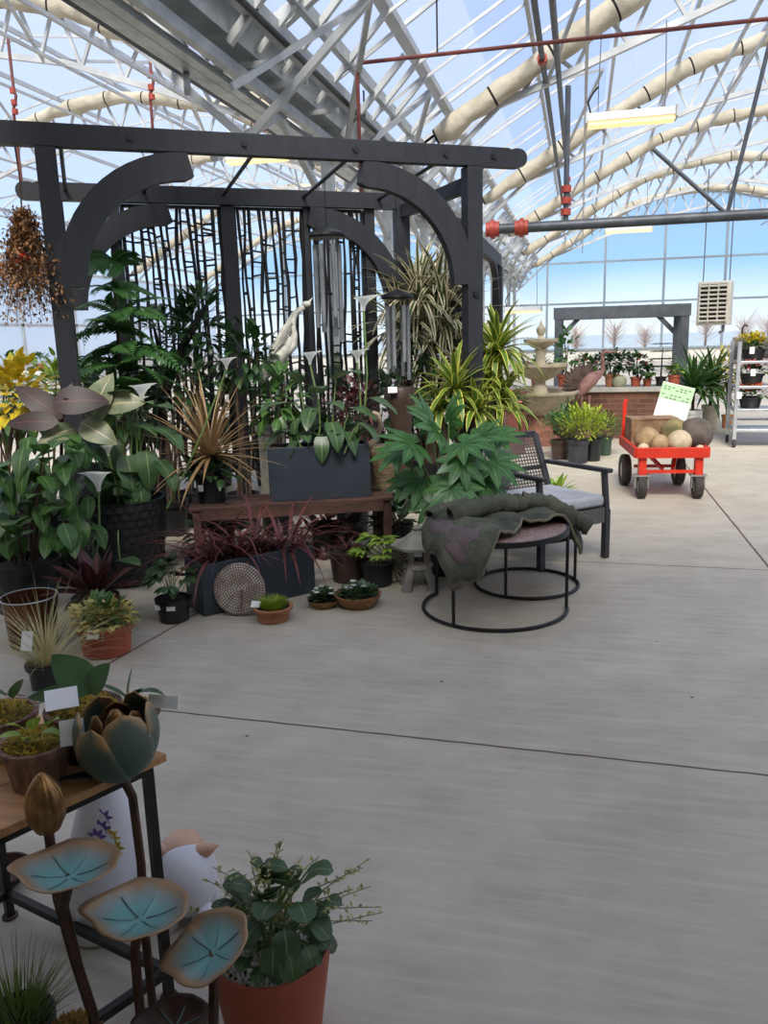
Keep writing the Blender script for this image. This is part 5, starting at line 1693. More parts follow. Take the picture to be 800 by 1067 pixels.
q = PY(645, 398, YB+.2); q.z = zc
o = thing('ceramic_jar', 'plump grey green jar on the brick counter in front of the dark bush', 'jar', q)
s = scl(q); MB().lathe([(0, 0), (5*s, 0), (7.5*s, 4*s), (7*s, 9*s), (4*s, 11*s), (4.4*s, 12*s), (3.4*s, 12*s), (0, 8*s)], 20).build('body', pm('grey_green_glaze', S(150, 150, 126), .5), o)
cplant(612, 402, 372, 15, LM['green'], MT['terra'], 'green plant behind the fanned bird tail on the brick counter', n=130, flower=pinkm)
cplant(674, 402, 382, 9, LM['green'], MT['terra'], 'small green plant between the red flowers and the tiered conifer', n=60, rp=5)
cplant(560, 402, 375, 14, LM['green'], MT['tan'], 'green plant on the brick counter behind the stone fountain', n=90, flower=pinkm)

# stone balls on the floor by the counter
for k, (px, gy, r, lab) in enumerate(((628, 446, 7.2, 'pale stone ball on the floor, left of the pair near the counter'), (639, 446, 7, 'pale stone ball on the floor, right of the pair near the counter'), (620, 450, 6.5, 'stone ball on the floor close behind the yellow green shrubs'))):
    q = G(px, gy); s = scl(q)
    tag(MB().ell((q.x, q.y, r*s), (r*s, r*s, r*s), 16, 10, noise=.02).build('stone_ball', stm[1], ang=0), lab, 'stone ball')
q = G(613, 447); s = scl(q)
o = thing('ball_pedestal', 'stone ball finial on a short pedestal behind the yellow green shrubs', 'finial', q)
zb_ = PF(613, 430, q).z
MB().lathe([(0, 0), (.16, 0), (.16, .05), (.1, .08), (.08, zb_-.05), (.11, zb_), (0, zb_)], 16).build('pedestal', MT['stone'], o)
MB().ell((0, 0, zb_+8.5*s), (8.5*s,)*3, 16, 10).build('ball', stm[1], o)

# tiered fountain
g = G(562, 462); s = scl(g)
MT['fount'] = pm('cream_cast_stone', S(196, 184, 158), .85, c2=S(160, 148, 126), ns=5, bump=.3, bs=30)
t0 = thing('tiered_fountain', 'cream stone three tiered fountain behind the right pergola post', 'fountain', g)
zf = lambda py: PF(562, py, g).z
def bowl(r, zr, dep, n=40, fl=0):
    z = zr
    return MB().lathe([(0, z-dep), (r*.25, z-dep), (r*.55, z-dep*.8), (r*.82, z-dep*.4), (r*.96, z-.05), (r*1.0, z-.04), (r*1.02, z), (r*.95, z), (r*.9, z-.05), (r*.6, z-dep*.5), (0, z-dep*.6)], 96,
                      wob=(lambda a, zz: 1+(.02*math.cos(24*a) if zz < z-.045 else 0)) if fl else None)
bowl(39*s, zf(407), .36).build('lower_basin', MT['fount'], t0)
bowl(27*s, zf(379), 17*s, fl=1).build('middle_bowl', MT['fount'], t0)
bowl(17*s, zf(353), 10*s, fl=1).build('top_bowl', MT['fount'], t0)
MB().lathe([(0, 0), (.36, 0), (.36, .08), (.2, .12), (.16, zf(407)-.36), (0, zf(407)-.36)], 24).build('pedestal', pm('red_brown_pedestal', S(150, 100, 84), .85, c2=S(120, 74, 62)), t0)
MB().lathe([(0, zf(407)-.3), (10*s, zf(407)-.25), (7*s, zf(403)), (5*s, zf(398)-.02), (7*s, zf(394)), (0, zf(394))], 20).build('lower_stem', MT['fount'], t0)
MB().lathe([(0, zf(390)), (7*s, zf(382)), (4.5*s, zf(376)), (5.5*s, zf(368)), (7*s, zf(364)), (0, zf(362))], 20).build('upper_stem', MT['fount'], t0)
MB().lathe([(0, zf(358)), (5*s, zf(354)), (2.5*s, zf(350)), (4.5*s, zf(346)), (4.5*s, zf(342)), (2*s, zf(339)), (0, zf(333))], 16).build('finial', MT['fount'], t0)

# rusty wading bird statue
g = G(608, 462); rp = lambda x, y, dy=0: rel(x, y, g, dy)
MT['rust'] = pm('rusty_metal', S(150, 112, 104), .75, .2, c2=S(112, 80, 74), ns=10, bump=.3)
t0 = thing('bird_statue', 'rust coloured metal wading bird statue with fanned tail in front of the brick counter', 'statue', g)
MB().tube([rp(600, 416), rp(608, 404), rp(617, 394), rp(625, 388)], [.02, .09, .1, .04], 12).build('body', MT['rust'], t0)
MB().tube([rp(622, 392), rp(628, 386), rp(628, 376), rp(627, 369), rp(631, 366), rp(634, 367)], [.06, .035, .028, .024, .028, .02], 10).build('neck', MT['rust'], t0)
MB().tube([rp(633, 367), rp(641, 366), rp(645, 369)], [.02, .013, .004], 8).build('beak', MT['rust'], t0)
m = MB()
for k in range(15):
    a = rad(20+k*12); m.leaf(rp(608, 402, .1), CR*math.cos(a)+UP*math.sin(a), .34 if k > 3 else .2, .12, .1, 'strap', 5, .1, up=CF)
m.build('tail_fan', pm('dark_rust', S(96, 78, 70), .8, .2, c2=S(66, 54, 50), ns=8), t0, solid=.008)
for x in (606, 614): MB().tube([rp(x, 412), V((rp(x, 412).x, rp(x, 412).y, .3)), V((rp(x, 412).x, rp(x, 412).y+.0, 0))], [.02, .014, .02], 8).build('leg', MT['rust'], t0)

# shrubs in nursery pots behind the chair
for k, (px, gy, rp_, hp, top, mat, pmn, lab) in enumerate(((602, 482, 11.5, 458, 425, 'lime', 'pot_grey', 'yellow green shrub in a grey pot, front middle of the group behind the armchair'), (583, 478, 10, 458, 430, 'fern', 'brown', 'green shrub in a brown pot at the left of the group behind the armchair'),
        (617, 480, 9.5, 457, 428, 'lime', 'black', 'yellow green shrub in a black pot, right of the grey pot'), (629, 474, 8.5, 455, 434, 'green', 'greenpot', 'green shrub in a dark green pot at the right of the group'), (594, 472, 9, 455, 420, 'green', 'black', 'dark shrub at the back of the group behind the armchair'))):
    g = G(px, gy); s = scl(g); h = HZ(g, hp)
    pmm = {'pot_grey': MT['wicker_f'], 'brown': MT['brownpot'], 'black': MT['black_plastic'], 'greenpot': pm('dark_green_pot', S(52, 74, 60), .5)}[pmn]
    t0 = potted('nursery_shrub', lab, 'potted plant', g, rp_*s, rp_*s*.82, h, pmm, 'shrubs in nursery pots behind the armchair', .01)
    zt = HZ(g, top)
    m = MB(); bush(m, (0, 0, (h+zt)/2), (21*s, 19*s, (zt-h)/2+.04), 420, .075, .02, 'lance', .4, .7, zmin=-.8, seg=3); m.build('foliage', LM[mat], t0)
    m = MB(); stems(m, (0, 0, h*.8), (0, 0, (h+zt)/2), (.12, .12, (zt-h)/2), 10, .005); m.build('stems', LM['bark'], t0)
# leafy plant under the arm of the chair
g = G(577, 540)
t0 = potted('hosta', 'small bright green plant behind the armchair under its armrest', 'potted plant', G(580, 527), .08, .06, .1, MT['black_plastic'])
m = MB(); rosette(m, (0, 0, .1), 20, .24, .07, .3, 1.4, 1.0, 'ovate'); m.build('foliage', LM['light'], t0)
# brown glazed square planter with pale flowers
g = G(536, 472); s = scl(g); h = HZ(g, 428)
t0 = thing('square_planter', 'red brown square planter with pink flowers beside the right pergola post', 'planter', g)
w_ = 11*s
MB().lathe([(0, 0), (w_*1.2, 0), (w_*1.35, h*.95), (w_*1.4, h), (w_*1.25, h), (w_*1.2, h*.8), (0, h*.8)], 4, M=Matrix.Rotation(pi/4+.2, 3, 'Z')).build('pot', pm('oxblood_glaze', S(112, 60, 52), .45, c2=S(86, 46, 42)), t0, smooth=False)
m = MB(); bush(m, (0, 0, h+.1), (.2, .2, .14), 90, .09, .05); m.build('foliage', LM['green'], t0)
m = MB(); bush(m, (0, 0, h+.15), (.2, .2, .14), 40, .05, .05, 'round', .3); m.build('flowers', pinkm, t0)

# far grey arbor
YA = 15.0
pa = PY(582, 328, YA); pb = PY(714, 324, YA)
MT['greywood'] = pm('grey_timber', S(86, 90, 96), .7, c2=S(70, 74, 80), ns=5)
t0 = thing('grey_arbor', 'grey flat topped timber arbor standing beyond the brick counter', 'arbor', (pa.x, YA, 0))
Wd = pb.x-pa.x; zt = (pa.z+pb.z)/2; dd = 1.1
for x in (0, Wd):
    for y in (0, dd): MB().box((x, y, (zt-.08)/2), (.13, .13, zt-.08)).build('post', MT['greywood'], t0, smooth=False)
for y in (0, dd): MB().box((Wd/2, y, zt+.02), (Wd+.17, .15, .2)).build('beam', MT['greywood'], t0, smooth=False)
for x in (0, Wd): MB().box((x, dd/2, zt+.02), (.11, dd-.16, .17)).build('side_beam', MT['greywood'], t0, smooth=False)
for x, sg in ((0, 1), (Wd, -1)):
    MB().bar((x, dd, zt-.4), (x+sg*.34, dd, zt-.05), .08, .08, V((0, 1, 0))).build('knee_brace', MT['greywood'], t0, smooth=False)
m = MB()
for k in range(9): m.box((Wd*(k+.5)/9, dd/2, zt+.1), (.05, dd, .05))
m.build('slats', MT['greywood'], t0, smooth=False)

# plants on the floor right of the counter
def fplant(px, gy, rp_, hp, cx, cy, mat, pmat, nm, lab, L_=.5, W_=.05, n=44, kind='strap'):
    g = G(px, gy); s = scl(g); h = HZ(g, hp)
    t0 = potted(nm, lab, 'potted plant', g, rp_*s, rp_*s*.8, h, pmat)
    c = rel(cx, cy, g); m = MB()
    if kind == 'strap': rosette(m, c-UP*.1, n, L_, W_, -.1, 1.4, 1.3)
    else: bush(m, c, (n*.0022, n*.002, L_), n, W_*2.4, W_, zmin=-.9, wave=.03)
    m.build('foliage', mat, t0)
    m = MB(); stems(m, (0, 0, h*.8), c, (.08, .08, .05), 6, .01); m.build('stems', LM['bark'], t0)
fplant(720, 450, 10, 427, 722, 402, LM['green'], MT['white'], 'spider_plant', 'arching green plant in a white pot right of the grey arbor post', .8, .06, 90)
fplant(739, 446, 9, 422, 742, 398, LM['green'], pm('beige_pot', S(190, 180, 160), .7), 'palm_plant', 'arching green plant in a beige pot left of the flower trolley', .8, .06, 90)
fplant(757, 446, 6, 432, 757, 385, LM['cream'], MT['tan'], 'climbing_plant', 'tall pale variegated plant just left of the flower trolley', .35, .07, 100, 'bush')
fplant(706, 447, 7, 428, 706, 420, LM['deep'], MT['black_plastic'], 'dark_foliage_plant', 'dark green plant in a black pot at the right end of the brick counter', .3, .04, 30)

# ---------------------------------------------------------------- flower trolley
g = G(764, 466); MT['trolley'] = pm('zinc_trolley', S(196, 198, 200), .4, .6, c2=S(170, 174, 178))
t0 = thing('flower_trolley', 'zinc shelf trolley of potted flowers at the right edge', 'trolley', g, 0)
Ht = HZ(g, 356); wt, dt = 1.35, .55
s = scl(g)
for x in (0, wt):
    for y in (0, dt):
        MB().box((x, y, .1+(Ht-.1)/2), (.045, .045, Ht-.1)).build('post', MT['trolley'], t0, smooth=False)
        o = MB().lathe([(0, -.018), (.05, -.018), (.055, 0), (.05, .018), (0, .018)], 16, (x, y-.02, .055), Matrix.Rotation(pi/2, 3, 'Y')).build('caster', MT['tyre'], t0)
shz = [HZ(g, y) for y in (449, 428, 404, 378)]
for z in shz:
    MB().box((wt/2, dt/2, z), (wt, dt, .035)).build('shelf', MT['trolley'], t0, smooth=False, bevel=.004)
MB().box((wt/2, dt, Ht-.1), (wt, .03, .3)).build('back_panel', pm('grey_mesh_panel', S(120, 116, 112), .6), t0, smooth=False)
MB().box((wt/2, dt, shz[0]+.1), (wt, .03, .03)).build('rail', MT['trolley'], t0, smooth=False)
TG = g.copy()
for si, (z, fls) in enumerate(zip(shz[1:], ((orangem, LM['petal'], redm), (pinkm, redm, redm), (LM['yellow'], LM['yellow'], pinkm)))):
    for k in range(3):
        q = TG+V((.22+k*.42, .25, z+.0175))
        shn = ['lowest', 'middle', 'top'][si]
        cn = {id(orangem): 'orange', id(LM['petal']): 'white', id(redm): 'red', id(pinkm): 'pink', id(LM['yellow']): 'yellow'}[id(fls[k])]
        b_ = thing('potted_flowers', 'dark pot of %s flowers on the %s trolley shelf, %s' % (cn, shn, ['left end', 'middle', 'right end'][k]), 'potted flowers', q, group='flower pots on the trolley')
        pot(b_, .16, .12, .15, MT['black_plastic'], rim=.01)
        m = MB(); bush(m, (0, 0, .18), (.22, .2, .09), 90, .08, .05); m.build('foliage', LM['green'], b_)
        m = MB(); bush(m, (0, 0, .26), (.23, .2, .1), 200, .045, .04, 'round', .3); m.build('flowers', fls[k], b_)
for k, (px, py) in enumerate(((783, 365), (784, 388), (770, 412))):
    q = PF(px, py, g-V((0, .05, 0)))-g; q.y = -.045
    card(t0, q, V((0, 1, 0)), .06, .09, tilt=0)
p = PF(781, 342, g)-g
MB().tube([(p.x, dt, Ht-.05), (p.x, dt, p.z), (p.x+.03, dt, p.z+.05), (p.x+.07, dt, p.z+.02)], .012, 6).build('hook', MT['black_metal'], t0)

# bare trees outside the far wall
for k, (px, Y, hgt) in enumerate(((600, 62, 2.6), (640, 70, 3.0), (672, 66, 2.4), (735, 72, 3.6), (775, 68, 3.0), (500, 70, 3.2), (800, 75, 3.2))):
    q = PY(px, 345, Y); q.z = -.3
    o = thing('bare_tree', 'leafless pale brown tree outside the far window, %s from the left' % ['second', 'third', 'fourth', 'fifth', 'sixth', 'first', 'seventh'][k], 'tree', q)
    m = MB(); m.tube([(0, 0, 0), (.05, 0, hgt*.4), (0, .1, hgt*.8)], [.12, .08, .02], 6); m.build('trunk', LM['bark'], o)
    m = MB()
    for i in range(120):
        a = V((0, 0, hgt*R.uniform(.2, .7))); e = a+V((R.uniform(-1, 1)*hgt*.4, R.uniform(-1, 1)*hgt*.4, R.uniform(.2, 1)*hgt*.5))
        m.tube([a, a.lerp(e, .5)+V((0, 0, -.05)), e], [.02, .013, .004], 3)
    m.build('branches', pm('pale_twigs', S(178, 154, 136), .9) if k == 0 else bpy.data.materials['pale_twigs'], o)
# ---------------------------------------------------------------- small plant table in front
C0 = G(183, 1038); R0 = G(12, 952)
zt = PF(179, 786, C0).z
e2 = (R0-C0); TD = e2.length; e2.normalize()
P1 = G(180, 783, zt); P2 = G(0, 866, zt)
e1 = (P2-P1).normalized()
TL = 1.0
MT['pine'] = pm('oiled_pine_top', S(208, 158, 106), .55, c2=S(172, 124, 80), ns=5, sc3=(1, 7, 1), bump=.15)
MT['tframe'] = pm('dark_steel_frame', S(60, 58, 52), .5, .5, c2=S(44, 42, 38))
t0 = thing('plant_table', 'low plant table with a wooden top and dark steel frame', 'table', (C0.x, C0.y, 0))
def TP(a, b, z): return e1*a+e2*b+V((0, 0, z))
def slab(a0, a1, b0, b1, z0, z1):
    vs = [TP(a, b, z) for z in (z0, z1) for a, b in ((a0, b0), (a1, b0), (a1, b1), (a0, b1))]
    return MB().add(vs, [(3, 2, 1, 0), (4, 5, 6, 7), (0, 1, 5, 4), (1, 2, 6, 5), (2, 3, 7, 6), (3, 0, 4, 7)])
np_ = 4
for k in range(np_):
    slab(-.02, TL, -.02+(TD+.04)*k/np_, -.02+(TD+.04)*(k+1)/np_-.002, zt-.02, zt).build('top_board', MT['pine'], t0, smooth=False, bevel=.002)
lw = .021
for a, b in ((.01, .01), (.01, TD-.01), (TL-.03, .01), (TL-.03, TD-.01)):
    MB().bar(TP(a, b, 0), TP(a, b, zt-.02), lw, lw, e1).build('leg', MT['tframe'], t0, smooth=False)
    MB().lathe([(0, 0), (.022, 0), (.022, .006), (0, .008)], 12, TP(a, b, 0)).build('foot', LM['bark'], t0)
for z in (.075, zt-.034):
    for p, q in (((.01, .01), (.01, TD-.01)), ((TL-.03, .01), (TL-.03, TD-.01)), ((.01, .01), (TL-.03, .01)), ((.01, TD-.01), (TL-.03, TD-.01))):
        MB().bar(TP(*p, z), TP(*q, z), lw, lw).build('rail', MT['tframe'], t0, smooth=False)

# pots on the table
def mossy(t0, r, h, n=1):
    m = MB(); m.lathe([(r*.92, h*.84), (r*.8, h*.97), (r*.45, h*1.06), (0, h*1.1)], 24, wob=lambda a, z: 1+.03*math.sin(5*a)); 
    o = m.build('moss', LM['moss'], t0)
    m = MB()
    for i in range(420):
        a = R.uniform(0, 6.28); q = r*.9*math.sqrt(R.random())
        m.leaf(V((q*math.cos(a), q*math.sin(a), h*(1.08-.18*(q/r)**2))), rdir(.1), .016, .006, .8, 'lance', 2, .1)
    m.build('moss_tufts', leafm('moss_tuft', S(176, 158, 58), S(116, 118, 46), r=.8) if 'moss_tuft' not in bpy.data.materials else bpy.data.materials['moss_tuft'], t0)
MT['oldclay'] = pm('weathered_clay', S(146, 112, 90), .8, c2=S(100, 78, 64), ns=9, sc3=(6, 6, .8), bump=.2)
orch = leafm('orchid_leaf', S(74, 112, 78), S(52, 88, 60), mid=S(60, 96, 66), midw=.05, r=.32)
orch2 = leafm('orchid_leaf_dark', S(52, 92, 50), S(40, 74, 44), mid=S(80, 116, 70), midw=.05, r=.34)
# front weathered pot
g = G(42, 815, zt); s = scl(g)
t0 = thing('clay_pot', 'weathered brown clay pot with moss and small leaves at the front of the table', 'potted plant', g)
h = PF(42, 771, g).z-zt
pot(t0, 37*s, 27*s, h, MT['oldclay'], rim=.008, soil=False); mossy(t0, 35*s, h)
m = MB()
for (px, py, tx, ty, L_) in ((28, 755, -.3, .8, .06), (34, 752, .3, .9, .07), (22, 758, -.9, .4, .05), (42, 756, .9, .5, .06), (30, 762, .1, .4, .05), (50, 748, .6, .9, .05)):
    m.leaf(rel(px, py+8, g, -.02), CR*tx+UP*ty-CF*.4, L_, .03, .8, 'ovate', 6, .15)
m.build('leaves', LM['light'], t0)
card(t0, rel(75, 763, g, -.02), CF-CR*.3, .05, .055, tilt=.3)
# orchid pot behind
g = G(92, 785, zt); s = scl(g); h = PF(92, 735, g).z-zt
t0 = thing('orchid_pot', 'copper brown pot of broad flat orchid leaves and moss at the back of the table', 'potted plant', g)
pot(t0, 38*s, 28*s, h, pm('red_brown_clay', S(104, 66, 48), .6, c2=S(80, 50, 38)), rim=.008, soil=False); mossy(t0, 36*s, h)
m = MB()
for (px, py, tx, ty, tw, L_, W_, d_) in ((98, 722, -.75, .75, -.1, .135, .085, .3), (92, 722, .5, .8, .1, .09, .06, .5), (84, 722, -1, .15, .3, .12, .045, .5), (80, 738, .8, .15, .6, .13, .04, .4)):
    m.leaf(rel(px, py, g), CR*tx+UP*ty-CF*tw, L_, W_, d_, 'ovate', 9, .08, up=UP*.8-CF*.8)
m.build('leaves', orch, t0)
card(t0, rel(64, 728, g, -.05), CF-CR*.4, .07, .055, tilt=1.0)
# left pot
g = G(6, 782, zt); s = scl(g); h = PF(6, 742, g).z-zt
t0 = thing('moss_pot', 'mossy pot with small orchid leaves at the left edge of the table', 'potted plant', g)
pot(t0, 36*s, 27*s, h, MT['oldclay'], rim=.008, soil=False); mossy(t0, 34*s, h)
m = MB()
for (px, py, tx, ty, tw, L_, W_) in ((14, 728, .3, .9, .2, .08, .035), (8, 726, -.5, .7, .3, .08, .04), (22, 728, .9, .5, .2, .09, .025), (2, 732, -.9, .3, .4, .07, .03)):
    m.leaf(rel(px, py, g), CR*tx+UP*ty-CF*tw, L_, W_, .7, 'ovate', 7, .1)
m.build('leaves', orch, t0)
m = MB(); m.ell(rel(24, 700, g), (.03, .03, .022)); 
# right pot behind the flower
g = G(142, 772, zt); s = scl(g); h = PF(142, 738, g).z-zt
t0 = thing('upright_orchid', 'pot of upright strap orchid leaves behind the metal lotus flower', 'potted plant', g)
pot(t0, 27*s, 21*s, h, MT['oldclay'], rim=.008, soil=False); mossy(t0, 25*s, h)
m = MB()
for (px, py, tx, ty, tw, L_, W_, d_) in ((133, 728, .15, 1, .0, .09, .026, .2), (134, 728, -.8, .8, .1, .085, .022, .5), (138, 728, .7, .8, .2, .1, .026, 1.5), (140, 728, .35, .9, .4, .07, .028, .8)):
    m.leaf(rel(px, py, g), CR*tx+UP*ty-CF*tw, L_, W_, d_, 'lance', 8, .12)
m.build('leaves', orch2, t0)
card(t0, rel(170, 731, g, -.02), CF+CR*.2, .075, .03, tilt=.35)

# ---------------------------------------------------------------- metal lotus garden stakes
def patina(name, a, b2, c3):
    """a in the middle, c3 along the worn edges"""
    M, t, bs, o = nt(name)
    uv = N(t, 'ShaderNodeUVMap'); spx = N(t, 'ShaderNodeSeparateXYZ'); t.links.new(uv.outputs[0], spx.inputs[0])
    nn = noise(t, 18, 4)
    e = mth(t, 'ADD', spx.outputs[1], mth(t, 'MULTIPLY', mth(t, 'SUBTRACT', nn, .5), .5))
    c = ramp(t, e, [(.42, a), (.72, b2), (.9, c3)])
    t.links.new(c, bs.inputs['Base Color']); bs.inputs['Metallic'].default_value = .35; bs.inputs['Roughness'].default_value = .5
    bumpn(t, bs, nn, .25, .004)
    return M
MT['dish'] = patina('verdigris_dish', S(122, 172, 166), S(142, 152, 142), S(164, 132, 98))
MT['petalm'] = patina('verdigris_petal', S(74, 98, 90), S(88, 98, 84), S(176, 138, 90))
MT['gold'] = pm('aged_gold', S(176, 132, 78), .35, .8, c2=S(112, 80, 50), ns=22, bump=.3)
MT['stake'] = pm('rusty_brown_rod', S(92, 66, 52), .5, .6, c2=S(60, 44, 38), ns=14)
MT['rib'] = pm('rib_patina', S(104, 132, 128), .5, .3)
MT['darkleaf'] = pm('dark_green_metal', S(54, 66, 58), .5, .5, c2=S(40, 48, 44))
def dish(px, py, d, rw, label, nrm, rod, brown=False):
    c = PD(px, py, d); s = scl(c); r = rw*s
    b0 = PD(rod[-1][0], rod[-1][1], d); b0.z = 0
    t0 = thing('lotus_leaf_stake', label, 'garden stake', b0, group='metal lotus stakes')
    nrm = V(nrm).normalized(); _, sd, nn = frame(nrm, CF)
    ax1, ax2 = sd, nrm.cross(sd)
    K, J = 48, 9; vs = []; us = []
    for j in range(J+1):
        t_ = j/J
        for k in range(K):
            a = 2*pi*k/K
            rr = r*t_*(1+.025*math.sin(5*a+1)+.015*math.sin(9*a)) * (1+.22*max(0, math.cos(a))**12)
            zz = r*(.3*t_**2.2-.1) + r*.03*t_*math.sin(3*a) - (.02*r*t_*(1 if k % 8 == 0 else 0))
            vs.append(c-b0+(ax1*math.cos(a)+ax2*math.sin(a))*rr+nrm*zz); us.append((k/K, t_))
    fs = [(j*K+k, j*K+(k+1) % K, (j+1)*K+(k+1) % K, (j+1)*K+k) for j in range(J) for k in range(K)]
    MB().add(vs, fs, us).build('leaf_dish', MT['stake'] if brown else MT['dish'], t0, ang=0, solid=.003)
    m = MB()
    for k in range(0, K, 8):
        a = 2*pi*k/K+.3
        m.tube([c-b0+(ax1*math.cos(a)+ax2*math.sin(a))*r*q+nrm*(r*(.3*q**2.2-.1)+.0015) for q in (.12, .4, .75)], [.002, .0018, .001], 5)
    m.build('leaf_ribs', MT['rib'], t0)
    pts = [c-b0-nrm*r*.1]+[PD(x, y, d+.0)-b0 for x, y in rod]
    pts.append(V((pts[-1].x, pts[-1].y, 0)))
    MB().tube(pts, .0105, 8).build('rod', MT['stake'], t0)
dish(73, 909, 1.38, 50, 'metal lotus leaf dish with brown rim, leftmost and highest of the dishes', (0, .1, 1), ((66, 945), (82, 1010), (97, 1056)))
dish(146, 954, 1.4, 50, 'metal lotus leaf dish right below the tall lotus flower, middle one of the dishes', (.05, .08, 1), ((140, 990), (146, 1054)))
dish(221, 990, 1.36, 44, 'teal metal lotus leaf dish tilted forward beside the clay flower pot', (-.25, -.28, .9), ((223, 1030), (222, 1080)))
dish(182, 1068, 1.32, 36, 'dark brown metal lotus leaf dish at the bottom edge, lowest of the dishes', (0, .05, 1), ((182, 1090), (184, 1120)), True)
# lotus flower
c = PD(122, 764, 1.64); s = scl(c)
b0 = PD(150, 1000, 1.64); b0.z = 0
t0 = thing('lotus_flower_stake', 'tall metal lotus flower with green and gold cupped petals', 'garden stake', b0, group='metal lotus stakes')
cc = c-b0; r = 43*s
def cup_petal(a0, wid, r, k0, k1, open_, m, tip=1.15):
    nI, nJ = 12, 8; vs = []; us = []
    for i in range(nI+1):
        t_ = i/nI; th = k0+(k1-k0)*t_                     # polar angle from the bottom
        w = wid*(math.sin(pi*min(1, (t_*.82+.12)))**.7 if t_ < 1 else 0)*(1 if t_ < .999 else 0)
        for j in range(nJ+1):
            u_ = (j/nJ-.5)*2; a = a0+u_*w/max(.35, math.sin(th))
            rr = r*(1+open_*t_*t_)
            vs.append(cc+V((rr*math.sin(th)*math.cos(a), rr*math.sin(th)*math.sin(a), -r*tip*math.cos(th)*(1-.0*u_*u_)))); us.append((.5+u_/2, t_*.75+abs(u_)*.22))
    fs = [(i*(nJ+1)+j, i*(nJ+1)+j+1, (i+1)*(nJ+1)+j+1, (i+1)*(nJ+1)+j) for i in range(nI) for j in range(nJ)]
    m.add(vs, fs, us)
va = math.atan2(-CF.y, -CF.x)
for k, (a_, wd, k1, rr, op) in enumerate(((.55, .8, 2.3, 1.0, -.02), (-.3, .62, 2.05, 1.03, .0), (-1.15, .75, 2.25, .99, .04), (1.7, .75, 2.3, .98, .02), (2.7, .7, 2.35, .98, 0), (-2.3, .7, 2.3, .98, 0))):
    m = MB(); cup_petal(va+a_, wd, r*rr, .12, k1, op, m); m.build('petal', MT['petalm'], t0, ang=0, solid=.003)
for k in range(3):
    m = MB(); cup_petal(va+k*2.1-.8, .8, r*.66, .2, 2.35, -.05, m, 1.35); m.build('inner_petal', MT['gold'], t0, ang=0, solid=.003)
m = MB(); m.ell(cc+V((.0, 0, -.01)), (r*.3, r*.3, r*.75)); m.build('flower_heart', MT['gold'], t0)
rod = [cc-UP*r*1.1, PD(138, 830, 1.64)-b0, PD(147, 900, 1.64)-b0, PD(150, 960, 1.64)-b0]; rod.append(V((rod[-1].x, rod[-1].y, 0)))
MB().tube(rod, .0105, 8).build('rod', MT['stake'], t0)
m = MB(); m.leaf(cc-UP*r*1.1, -CR+UP*.12-CF*.2, .135, .034, .15, 'lance', 9, .2); m.build('base_leaf', MT['darkleaf'], t0, solid=.002)
m = MB()
for a_ in (.6, -2.4): m.leaf(cc-UP*r*1.12, V((math.cos(va+a_), math.sin(va+a_), .3)), .05, .02, .3, 'lance', 5, .2)
m.build('sepal', MT['darkleaf'], t0, solid=.002)
# bud
c = PD(47, 838, 1.47); s = scl(c)
b0 = PD(97, 1060, 1.47); b0.z = 0
t0 = thing('lotus_bud_stake', 'closed ribbed golden metal lotus bud in front of the table', 'garden stake', b0, group='metal lotus stakes')
MB().lathe([(0, -34*s), (12*s, -29*s), (19*s, -14*s), (20*s, 2*s), (16*s, 18*s), (9*s, 29*s), (4*s, 34*s), (0, 37*s)], 60, c-b0, wob=lambda a, z: 1+.035*math.cos(15*a)).build('bud', MT['gold'], t0, ang=0)
rod = [c-b0-UP*32*s, PD(60, 935, 1.47)-b0, PD(78, 1000, 1.47)-b0, PD(97, 1060, 1.47)-b0]; rod.append(V((rod[-1].x, rod[-1].y, 0)))
MB().tube(rod, .0105, 8).build('rod', MT['stake'], t0)

# ---------------------------------------------------------------- ceramic figures under the table
MT['ceramic'] = pm('white_glazed_ceramic', S(214, 214, 216), .3, c2=S(196, 196, 200), ns=4)
g = G(108, 962); s = scl(g)
t0 = thing('gnome_figure', 'white ceramic garden gnome with purple and yellow flowers on its tall hat', 'figurine', g, YAW)
MB().lathe([(0, 0), (.09, 0), (.105, .01), (.108, .06), (.095, .12), (.075, .17), (0, .19)], 32).build('body', MT['ceramic'], t0)
MB().lathe([(0, .13), (.1, .135), (.112, .15), (.106, .175), (.094, .24), (.078, .33), (.056, .42), (.03, .49), (0, .51)], 36, M=Matrix.Rotation(.1, 3, 'Y')).build('hat', MT['ceramic'], t0)
MB().ell((.04, -.1, .135), (.026, .024, .024)).build('nose', MT['ceramic'], t0)
m = MB()
for sx in (-1, 1): m.ell((sx*.075+.02, -.07, .075), (.03, .035, .035))
m.build('hands', MT['ceramic'], t0)
MB().ell((.02, -.085, .1), (.06, .03, .05), noise=.06).build('beard', MT['ceramic'], t0)
Hp = lambda x, z: V((x, -math.sqrt(max(.0001, (.104-(z-.19)*.2)**2-(x-.02)**2))-.001, z))
for k, (x, z, mt) in enumerate(((.05, .345, 'v'), (.072, .31, 'y'), (.06, .33, 'y'), (.08, .28, 'y'), (.04, .325, 'v'), (.055, .37, 'v'))):
    m = MB(); p = Hp(x, z)
    for q in range(7):
        a = q*2*pi/7; m.leaf(p+V((0, -.002, 0)), V((math.cos(a), -.05, math.sin(a))), .028, .013, .1, 'ovate', 3, .05, up=V((0, -1, 0)))
    key = 'violet_glaze' if mt == 'v' else 'yellow_glaze'
    m.build('painted_flower', bpy.data.materials.get(key) or pm(key, S(118, 92, 166) if mt == 'v' else S(214, 190, 70), .4), t0)
g = G(197, 952); s = scl(g)
t0 = thing('animal_figure', 'round white ceramic animal figure with a peach head behind the table leg', 'figurine', g, YAW)
peach = pm('peach_glaze', S(206, 164, 136), .45, c2=S(190, 146, 118))
